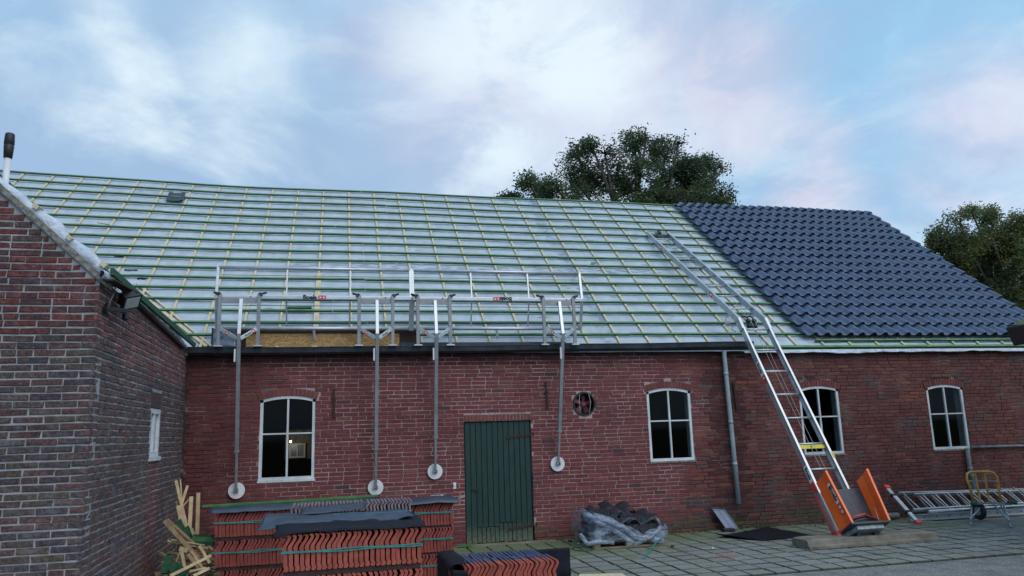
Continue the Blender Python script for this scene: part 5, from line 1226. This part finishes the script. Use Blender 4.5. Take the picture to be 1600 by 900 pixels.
# battens on the stacks
for (p, q, za, zb, lab, mt, dy) in (((316,791),(590,774),.955,.925,'upper of the two long green battens laid across the stacks','greenl',0),((330,794),(585,778),.95,.92,'lower of the two long green battens laid across the stacks','green',-.01)):
    t = thing('long_batten', lab, 'batten', 'long green battens across the stacks'); a_ = atY(*p, -2.5+dy); b_ = atY(*q, -2.25+dy); m = MB(); m.bar(a_, b_, .035, .022); m.build('batten', mt, t)
t = thing('short_batten', 'light green batten lying by the doorstep behind the dark tiles', 'batten'); a_ = atZ(715,853,.05); b_ = atZ(739,852,.05); m = MB(); m.bar(a_, b_, .05, .03); m.build('batten', 'greenl', t)
t = thing('pale_board', 'pale board end lying on the paving at the bottom of the yard', 'board'); a_ = atZ(905,898,.04); m = MB(); b_ = atZ(972,896,.04); m.prism([(a_.x,a_.y),(b_.x,b_.y),(b_.x-.05,b_.y-.35),(a_.x-.1,a_.y-.3)][::-1], lambda u, v, d: (u, v, d), .022, .045); m.build('board', 'cwood', t)

# ================================================================= PALLET OF BLACK TILES
pt = pallet('pallet wrapped in torn clear film, holding dark tiles by the wall', 3.47, 4.50, -1.17, -.28)
px0, px1, py0, py1 = 3.50, 4.47, -1.12, -.34
def bigtile(m, c, w, l, ax, tilt, yaw):
    rot = Matrix.Translation(c) @ Euler((tilt, ax, yaw)).to_matrix().to_4x4()
    def f(u, v):
        h = .040*math.cos((u*1.75-.35)*2*math.pi)+.006*math.cos(u*7*math.pi)
        return rot @ Vector(((u-.5)*w, (v-.5)*l, h-.012*v))
    m.grid(f, 20, 5)
bt = 0
for (c, ax, tl, yw, lab) in (((3.80,-.72,.475),-.05,.24,.05,'dark double roof tile at the back left of the wrapped pallet'),((4.08,-.52,.505),.05,.2,-.1,'topmost dark double roof tile on the wrapped pallet'),((3.88,-.92,.415),.02,.3,.12,'dark double roof tile at the front left of the wrapped pallet'),((4.24,-.92,.40),.03,.3,-.03,'dark double roof tile at the front right of the wrapped pallet')):
    t = thing('double_roof_tile', lab, 'roof tile', 'dark double tiles on the wrapped pallet'); m = MB(); bigtile(m, Vector(c), .50, .40, ax, tl, yw); m.build('tile', 'darktile', t, smooth=True, solid=.018)
for lay in range(2):                                  # packs of tiles below, standing on edge
    t = thing('dark_tile_pack', ['lower dark tile pack behind the film on the wooden pallet','upper dark tile pack behind the film on the wooden pallet'][lay], 'tile pack', 'dark tile packs on the wrapped pallet')
    for i in range(18):
        o = bpy.data.objects.new('roof_tile', clay_black); COL.objects.link(o); o.parent = t
        if lay == 0: o.matrix_world = Matrix.Translation((3.53+i*.052, -1.10+jit(.01), .148)) @ Matrix.Diagonal((1.6,1.8,.62,1))
        else: o.matrix_world = Matrix.Translation((3.56+i*.050, -1.04+jit(.015), .318)) @ Matrix.Diagonal((1.5,1.5,.42 if i > 6 else .66,1))
wf = thing('wrap_film', 'torn clear wrapping film sagging round the pallet of dark tiles', 'film')
def wall_path(s):                                     # round the pallet, front left to right
    pts = [(3.44,-.30),(3.43,-1.12),(3.50,-1.19),(4.46,-1.19),(4.54,-1.12),(4.54,-.35)]; L_ = [0]
    for a, b in zip(pts[:-1], pts[1:]): L_.append(L_[-1]+math.dist(a, b))
    d = s*L_[-1]
    for i in range(5):
        if d <= L_[i+1] or i == 4: k = (d-L_[i])/(L_[i+1]-L_[i]); return pts[i][0]+(pts[i+1][0]-pts[i][0])*k, pts[i][1]+(pts[i+1][1]-pts[i][1])*k
def filmf(u, v):
    x, y = wall_path(u)
    # film reaches high at the left corner and falls away to the right
    left = max(0, 1-(x-3.43)/.75); top = .20+.34*left**.9+.10*max(0, (x-4.2)/.34)
    if u < .28: top = .54
    z = .105+(top-.105)*v; bul = .035*math.sin(v*3.14)+.045*noise.noise((x*2.5,y*2.5+u*4,z*5))+.008*noise.noise((x*9,y*9+u*9,z*10))
    cx_, cy_ = 3.98, -.7; d = Vector((x-cx_, y-cy_)).normalized()
    return (x+d.x*bul, y+d.y*bul, max(.03, z+.03*noise.noise((u*20,v*2,0))))
m = MB(); m.grid(filmf, 110, 26); m.build('film', 'film', wf, smooth=True)
def roll(m, pts, r, seed):
    P = [Vector(p) for p in pts]; K = 50; n = 10; v = []
    for i in range(K+1):
        s = i/K*(len(P)-1); j = min(int(s), len(P)-2); c = P[j].lerp(P[j+1], s-j); d = (P[j+1]-P[j]).normalized(); a = d.cross(Vector((0,0,1))).normalized(); b = a.cross(d)
        for k in range(n):
            an = 6.283*k/n; rr = r*(1+.5*noise.noise((i*.12, k*1.3, seed))+.15*noise.noise((i*.4,k*2,seed))); v.append(c+a*rr*.7*math.cos(an)+b*rr*math.sin(an))
    m.add(v, [(i*n+k, i*n+(k+1) % n, (i+1)*n+(k+1) % n, (i+1)*n+k) for i in range(K) for k in range(n)])
m = MB(); g_ = lambda px, py, Y: atY(px, py, Y)
roll(m, [g_(909,797,-1.1),g_(925,808,-1.22),g_(950,812,-1.25),g_(975,824,-1.26),g_(995,840,-1.27),g_(1015,840,-1.27),g_(1033,825,-1.2),g_(1026,812,-1.0),g_(1022,808,-.8)], .035, 1)
roll(m, [g_(912,802,-1.15),g_(935,816,-1.26),g_(965,832,-1.28),g_(992,850,-1.28),g_(1010,843,-1.27)], .028, 4)
roll(m, [g_(906,835,-1.15),g_(918,850,-1.24),g_(935,846,-1.25),g_(960,848,-1.25)], .03, 9); roll(m, [g_(1020,842,-1.24),g_(1036,846,-1.18),g_(1035,832,-1.05)], .04, 12)
m.build('twisted_edge', 'film', wf, smooth=True)
t = thing('teal_strap', 'loose teal strap hanging from the wrapped pallet onto the paving', 'strap'); m = MB(); pts = [g_(1036,838,-1.25), g_(1025,848,-1.28), atZ(1012,865,.03), atZ(1004,873,.03), atZ(1010,873,.03)]
for a_, b_ in zip(pts[:-1], pts[1:]): m.bar(a_, b_, .016, .004, (0,-.3,1))
m.build('strap', 'teal', t)
t = thing('green_cord', 'thin dark green cord curled on the paving left of the wrapped pallet', 'cord'); m = MB(); m.tube([atZ(*p,.03) for p in ((925,856),(912,854),(898,855),(893,857),(900,860),(915,861),(925,860))], .006, 6); m.build('cord', 'green', t, smooth=True)
for i, (px_, py_, mt, r_, lab) in enumerate(((891.5,846.5,'black',.03,'black lump on the paving near the door step'),(1051,854,'black',.025,'black lump on the paving right of the wrapped pallet'),(904,850,'disc',.014,'white chip between the black lump and the wrapped pallet'),(1114,857.5,'disc',.018,'white chip on the paving below the black mat'),(1055,861,'disc',.008,'tiny white chip right of the wrapped pallet'))):
    t = thing('debris_chip' if mt == 'disc' else 'black_lump', lab, 'debris'); p = atZ(px_, py_, .03); m = MB(); k_ = 7
    m.tube([p+Vector((-r_,0,0)), p+Vector((-r_*.5,.0,r_*.35)), p+Vector((r_*.6,.004,r_*.3)), p+Vector((r_,0,0))], [r_*.2,r_*.6,r_*.5,r_*.15], k_); m.build('lump' if mt == 'black' else 'chip', mt, t, smooth=True)

# ================================================================= MAT AND PANEL BY THE WALL
t = thing('black_mat', 'flat black mat lying crooked on the paving by the downpipe', 'mat')
q = [atZ(1118,838,.04), atZ(1192,845,.03), atZ(1268,837,.03), atZ(1200,824,.03)]
def mf(u, v):
    a = q[0].lerp(q[1], u); b = q[3]+(q[2]-q[3])*u; c = a.lerp(b, v); return (c.x+.01*noise.noise((u*6,v*2,0)), c.y+.01*noise.noise((u*2,v*6,0)), .034+.010*noise.noise((u*4,v*3,1))+.05*max(0,.12-v)*(1-u)/.12)
m = MB(); m.grid(mf, 26, 18); m.build('mat', 'blackfoil', t, smooth=True, solid=.008)
t = thing('flashing_panel', 'blue grey metal panel leaning on the wall beside the black mat', 'metal panel')
q2 = [Vector((5.99,-.155,.03)), Vector((6.225,-.13,.03)), Vector((6.035,-.045,.345)), Vector((5.79,-.055,.385))]
def pf(u, v, o): return q2[0].lerp(q2[1], u).lerp(q2[3].lerp(q2[2], u), v)+Vector((0,-o,0))
for (u0,u1,v0,v1,o,nm,mt) in ((0,1,0,1,.012,'sheet','panel'),(0,.05,0,1,.022,'edge_trim','black'),(.95,1,0,1,.022,'edge_trim','panel'),(.05,.95,.93,1,.022,'edge_trim','black'),(.1,.8,.86,.90,.020,'rib','panel'),(.48,.52,.02,.84,.018,'rib','panel')):
    m = MB(); m.add([pf(u,v,oo) for oo in (o,0.0) for u, v in ((u0,v0),(u1,v0),(u1,v1),(u0,v1))], [(0,1,2,3),(7,6,5,4),(0,4,5,1),(1,5,6,2),(2,6,7,3),(3,7,4,0)]); m.build(nm, mt, t)
t = thing('black_block', 'low black block at the foot of the blue grey panel', 'block'); m = MB(); m.bar((5.86,-.30,.045),(6.05,-.30,.045), .12, .045); m.build('block', 'black', t, bevel=.008)

# ================================================================= LADDERS ON THEIR SIDE
def side_ladder(label, x0, x1, yt_, zt_, yb_, zb_, nr, off, mt='alu'):
    t = thing('ladder', label, 'ladder', 'aluminium ladders lying on their side')
    up = Vector((0,yt_-yb_,zt_-zb_)).normalized()
    m = MB(); m.bar((x0,yt_,zt_),(x1,yt_-.0,zt_-.06), .05, .024, up); m.build('stile', mt, t)
    m = MB(); m.bar((x0-.05,yb_,zb_),(x1-.05,yb_,zb_-.01), .06, .028, up); m.build('stile', mt, t)
    for i in range(nr):
        x = x0+off+(x1-x0-off-.05)*i/(nr-1)*.995
        m = MB(); m.bar((x,yb_,zb_),(x,yt_,zt_-.01), .020, .020, (1,0,0)); m.build('rung', mt, t)
    return t
side_ladder('upper ladder lying on its side against the wall behind the sack truck', 9.25, 11.9, -.10, .425, -.46, .185, 11, .10)
side_ladder('second ladder nested just below the upper one behind the sack truck', 9.5, 12.2, -.17, .40, -.50, .150, 11, .16)
side_ladder('rear ladder of the nest, closest to the brick wall', 9.35, 11.5, -.07, .40, -.36, .15, 9, .0, 'alud')
t = thing('stabiliser_bar', 'aluminium stabiliser bar with a red foot at each end, propped on the ladders', 'stabiliser bar')
a_ = Vector((9.005,-.16,.52)); b_ = Vector((8.995,-.76,.05)); m = MB(); m.bar(a_, b_, .035, .07, (1,0,0)); m.build('bar', 'alu', t, bevel=.003)
d_ = (b_-a_).normalized()
for e, s in ((a_, -1), (b_, 1)):
    m = MB(); m.bar(e+d_*s*-.01, e+d_*s*.06, .075, .10, (1,0,0)); m.build('red_foot', 'redp', t, bevel=.01)
for f2 in (.22, .72):
    m = MB(); c = a_.lerp(b_, f2); m.bar(c-d_*.02, c+d_*.02, .05, .09, (1,0,0)); m.build('clamp', 'redp' if f2 > 5 else 'black', t)
for (xx, yy, zz) in ((9.52,-.13,.43),(9.95,-.50,.19)):
    pass
t = thing('ladder_section', 'deep aluminium rail section with drilled holes lying on the ground under the ladders', 'ladder section')
m = MB(); m.bar((9.08,-.50,.075),(11.25,-.58,.075), .02, .085, (0,0,1)); m.bar((9.08,-.515,.120),(11.25,-.595,.120), .05, .010, (0,0,1)); m.bar((9.08,-.515,.032),(11.25,-.595,.032), .05, .010, (0,0,1)); m.build('rail', 'alu', t)
for i in range(9):
    m = MB(); x = 9.35+.23*i; y = -.50-.08*(x-9.08)/2.17-.0115; m.tube([(x,y+.003,.075),(x,y-.002,.075)], .011, 10); m.build('hole', 'black', t)
t = thing('grey_tube', 'short grey tube end lying at the wall beside the ladders', 'tube'); m = MB(); m.tube([(8.72,-.20,.085),(9.1,-.22,.085)], .05, 14); m.build('tube', 'oldpipe', t, smooth=True)

# ================================================================= SACK TRUCK
t = thing('sack_truck', 'worn yellow and grey sack truck standing in front of the ladders', 'sack truck')
Y0 = -.95
def tr(px, py, Y=Y0): return atY(px, py, Y)
def tube_part(nm, pts, r, mt): m = MB(); m.tube(pts, r, 8); return m.build(nm, mt, t, smooth=True)
tube_part('hoop', [tr(1521,785),tr(1516,762),tr(1510.5,748),tr(1511,740),tr(1516,737.5),tr(1530,737),tr(1545,737),tr(1552,739),tr(1557,745),tr(1560,760),tr(1564,784)], .021, 'yellowpaint')
for a_, b_ in (((1523,738),(1532,784)),((1537.5,738),(1546,784))): m = MB(); m.bar(tr(*a_), tr(*b_), .034, .014, (0,1,0)); m.build('back_slat', 'yellowpaint', t)
m = MB(); m.bar(tr(1514,751.5), tr(1560,751.5), .012, .022, (0,0,1)); m.build('cross_bar', 'galv', t)
m = MB(); m.bar(tr(1519,786.5), tr(1581,786.0), .045, .03, (0,0,1)); m.build('axle_frame', 'galv', t)
f1 = atZ(1517,820,.03); f2_ = atZ(1580,823,.03)
for pts in ([tr(1518,787), f1],[tr(1562,786), f2_],[tr(1567,786,-1.05), f2_],[f1+Vector((0,0,.08)), tr(1536,788,-.8)],[tr(1552,788), f2_+Vector((-.02,0,.09))]): tube_part('leg', pts, .014, 'galv')
for a_, b_ in (((1522,785),(1513,786)),((1572,784),(1582,786))): m = MB(); m.tube([tr(*a_)+Vector((0,-.04,.01)), tr(*b_)+Vector((0,-.08,.0))], .026, 10); m.build('grip', 'green', t, smooth=True)
wc = atZ(1541,814,.02)+Vector((0,.12,.14)); m = MB(); N_ = 24; K_ = 10; v = []
for i in range(N_):
    a = 6.283*i/N_
    for k in range(K_):
        b = 6.283*k/K_; rr = .095+.042*math.cos(b); v.append(wc+Vector((.04*math.sin(b), rr*math.cos(a), rr*math.sin(a))))
m.add(v, [(i*K_+k, i*K_+(k+1) % K_, ((i+1) % N_)*K_+(k+1) % K_, ((i+1) % N_)*K_+k) for i in range(N_) for k in range(K_)])
wh = m.build('wheel', 'rubber', t, smooth=True); m = MB(); m.tube([wc-Vector((.03,0,0)), wc+Vector((.03,0,0))], .065, 16); m.build('rim', 'galv', wh)

# ================================================================= WOOD OFFCUTS
OFF = [((275,751),(297,846),-1.9,-2.1,.030,.022,'offwood','longest pale offcut leaning steeply in the corner'),
((282,749),(285,792),-1.7,-1.8,.014,.01,'offwood','thin splintered offcut standing at the back of the heap'),
((293,759),(283,790),-1.8,-1.9,.028,.02,'offwood','short offcut tilted right behind the longest one'),
((299,776),(296,832),-1.9,-2.0,.040,.022,'offwood','broad pale offcut standing between the longest and the rightmost'),
((310,770),(308,836),-1.8,-1.8,.040,.02,'offwood','rightmost upright offcut, straight against the brick wall'),
((297,778),(286,791),-1.9,-1.9,.016,.012,'offwood','short strut bridging two upright offcuts'),
((275,783),(281,800),-1.9,-1.95,.012,.01,'offwood','splinter near the wing wall halfway up'),
((279,790),(290,852),-2.1,-2.2,.045,.02,'offwood','broad offcut behind the longest one'),
((257,814),(312,874),-2.4,-2.6,.042,.022,'brownwood','brown weathered offcut slanting down from the wing wall'),
((262,811),(318,862),-2.35,-2.5,.022,.016,'brownwood','thinner brown offcut above the slanting one'),
((268,816),(305,858),-2.3,-2.4,.016,.016,'brownwood','third brown offcut beside the slanting pair'),
((262,845),(326,857),-2.4,-2.5,.022,.012,'offwood','flat pale offcut sticking out towards the wing wall'),
((268,843),(320,852),-2.45,-2.5,.014,.012,'offwood','thin pale stick above the flat offcut'),
((330,868),(266,900),-2.85,-3.0,.030,.02,'offwood','pale offcut crossing low in front of the heap'),
((327,888),(302,900),-2.9,-3.0,.030,.02,'offwood','short pale offcut at the bottom right of the heap'),
((283,856),(291,900),-2.7,-2.7,.030,.02,'offwood','upright offcut at the bottom of the heap'),
((312,853),(328,880),-2.6,-2.7,.026,.02,'offwood','offcut slanting right beside the lowest red tiles'),
((294,866),(315,892),-2.65,-2.75,.034,.02,'brownwood','brown offcut low in the middle of the heap'),
((300,862),(320,893),-2.6,-2.8,.022,.02,'offwood','pale offcut low in the middle of the heap'),
((269,818),(276,836),-2.2,-2.2,.018,.012,'brownwood','stub near the wing wall'),
((281,862),(271,890),-2.6,-2.6,.010,.01,'offwood','thin stick near the black gap at the heap foot'),
((262,888),(259,900),-2.7,-2.7,.036,.02,'offwood','block end at the very bottom by the wing wall'),
((263,875),(264,886),-2.5,-2.5,.018,.012,'offwood','small upright chip beside the wing wall'),
((322,887),(296,893),-2.9,-2.9,.020,.016,'offwood','flat stick above the bottom right offcut'),
((281,857),(293,860),-2.5,-2.55,.05,.02,'offwood','squat block in the heart of the heap'),
((299,826),(303,836),-2.3,-2.3,.03,.02,'offwood','small block end near the green boards'),
((301,842),(334,843),-2.4,-2.5,.05,.02,'greenl','pale green board lying level beside the tile pack'),
((301,848),(334,850),-2.42,-2.52,.04,.03,'green','dark green board lying level beside the tile pack'),
((303,837),(332,838),-2.35,-2.45,.03,.03,'green','green batten on top of the level boards'),
((279,813),(290,840),-2.15,-2.25,.06,.02,'greend','green board stub standing behind the brown offcuts'),
((290,824),(303,850),-2.2,-2.3,.07,.02,'greend','wide green board in the middle of the heap'),
((268,884),(291,898),-2.75,-2.8,.10,.02,'greend','green board at the foot of the heap'),
((265,868),(258,896),-2.6,-2.75,.08,.02,'greend','green board stub low beside the wing wall')]
for (p, q, Ya, Yb, w, h, mt, lab) in OFF:
    t = thing('wood_offcut', lab, 'offcut', 'timber offcuts heaped in the corner'); a_ = atY(*p, Ya); b_ = atY(*q, Yb)
    m = MB(); m.bar(a_, b_, w, h, (0,-1,.2)); m.build('stick' if mt != 'green' else 'board', mt, t)
    if b_.z > .1 and (b_.z > .35):                    # runs on into the heap
        pass
# the hidden body of the heap that carries the visible pieces
t = thing('offcut_heap', 'dark tangle of buried timber ends under the visible offcuts', 'timber heap'); m = MB(); r3 = random.Random(5)
for i in range(70):
    x = r3.uniform(-1.86,-1.34); y = r3.uniform(-2.4,-1.3); z = r3.uniform(.03,.42)*(1-abs(x+1.65)*.6); a = r3.uniform(0,3.14); l = r3.uniform(.12,.3); e = r3.uniform(-.3,.3)
    d = Vector((math.cos(a)*.7, math.sin(a), e)).normalized()*l; p = Vector((x,y,z)); 
    if (p+d).x < -1.95 or (p-d).x < -1.95 or (p+d).x > -1.27 or (p-d).x > -1.27: d *= .3
    m.bar(p-d, p+d, r3.uniform(.02,.05), .02)
o = m.build('timber', 'brownwood', t, kind='stuff')
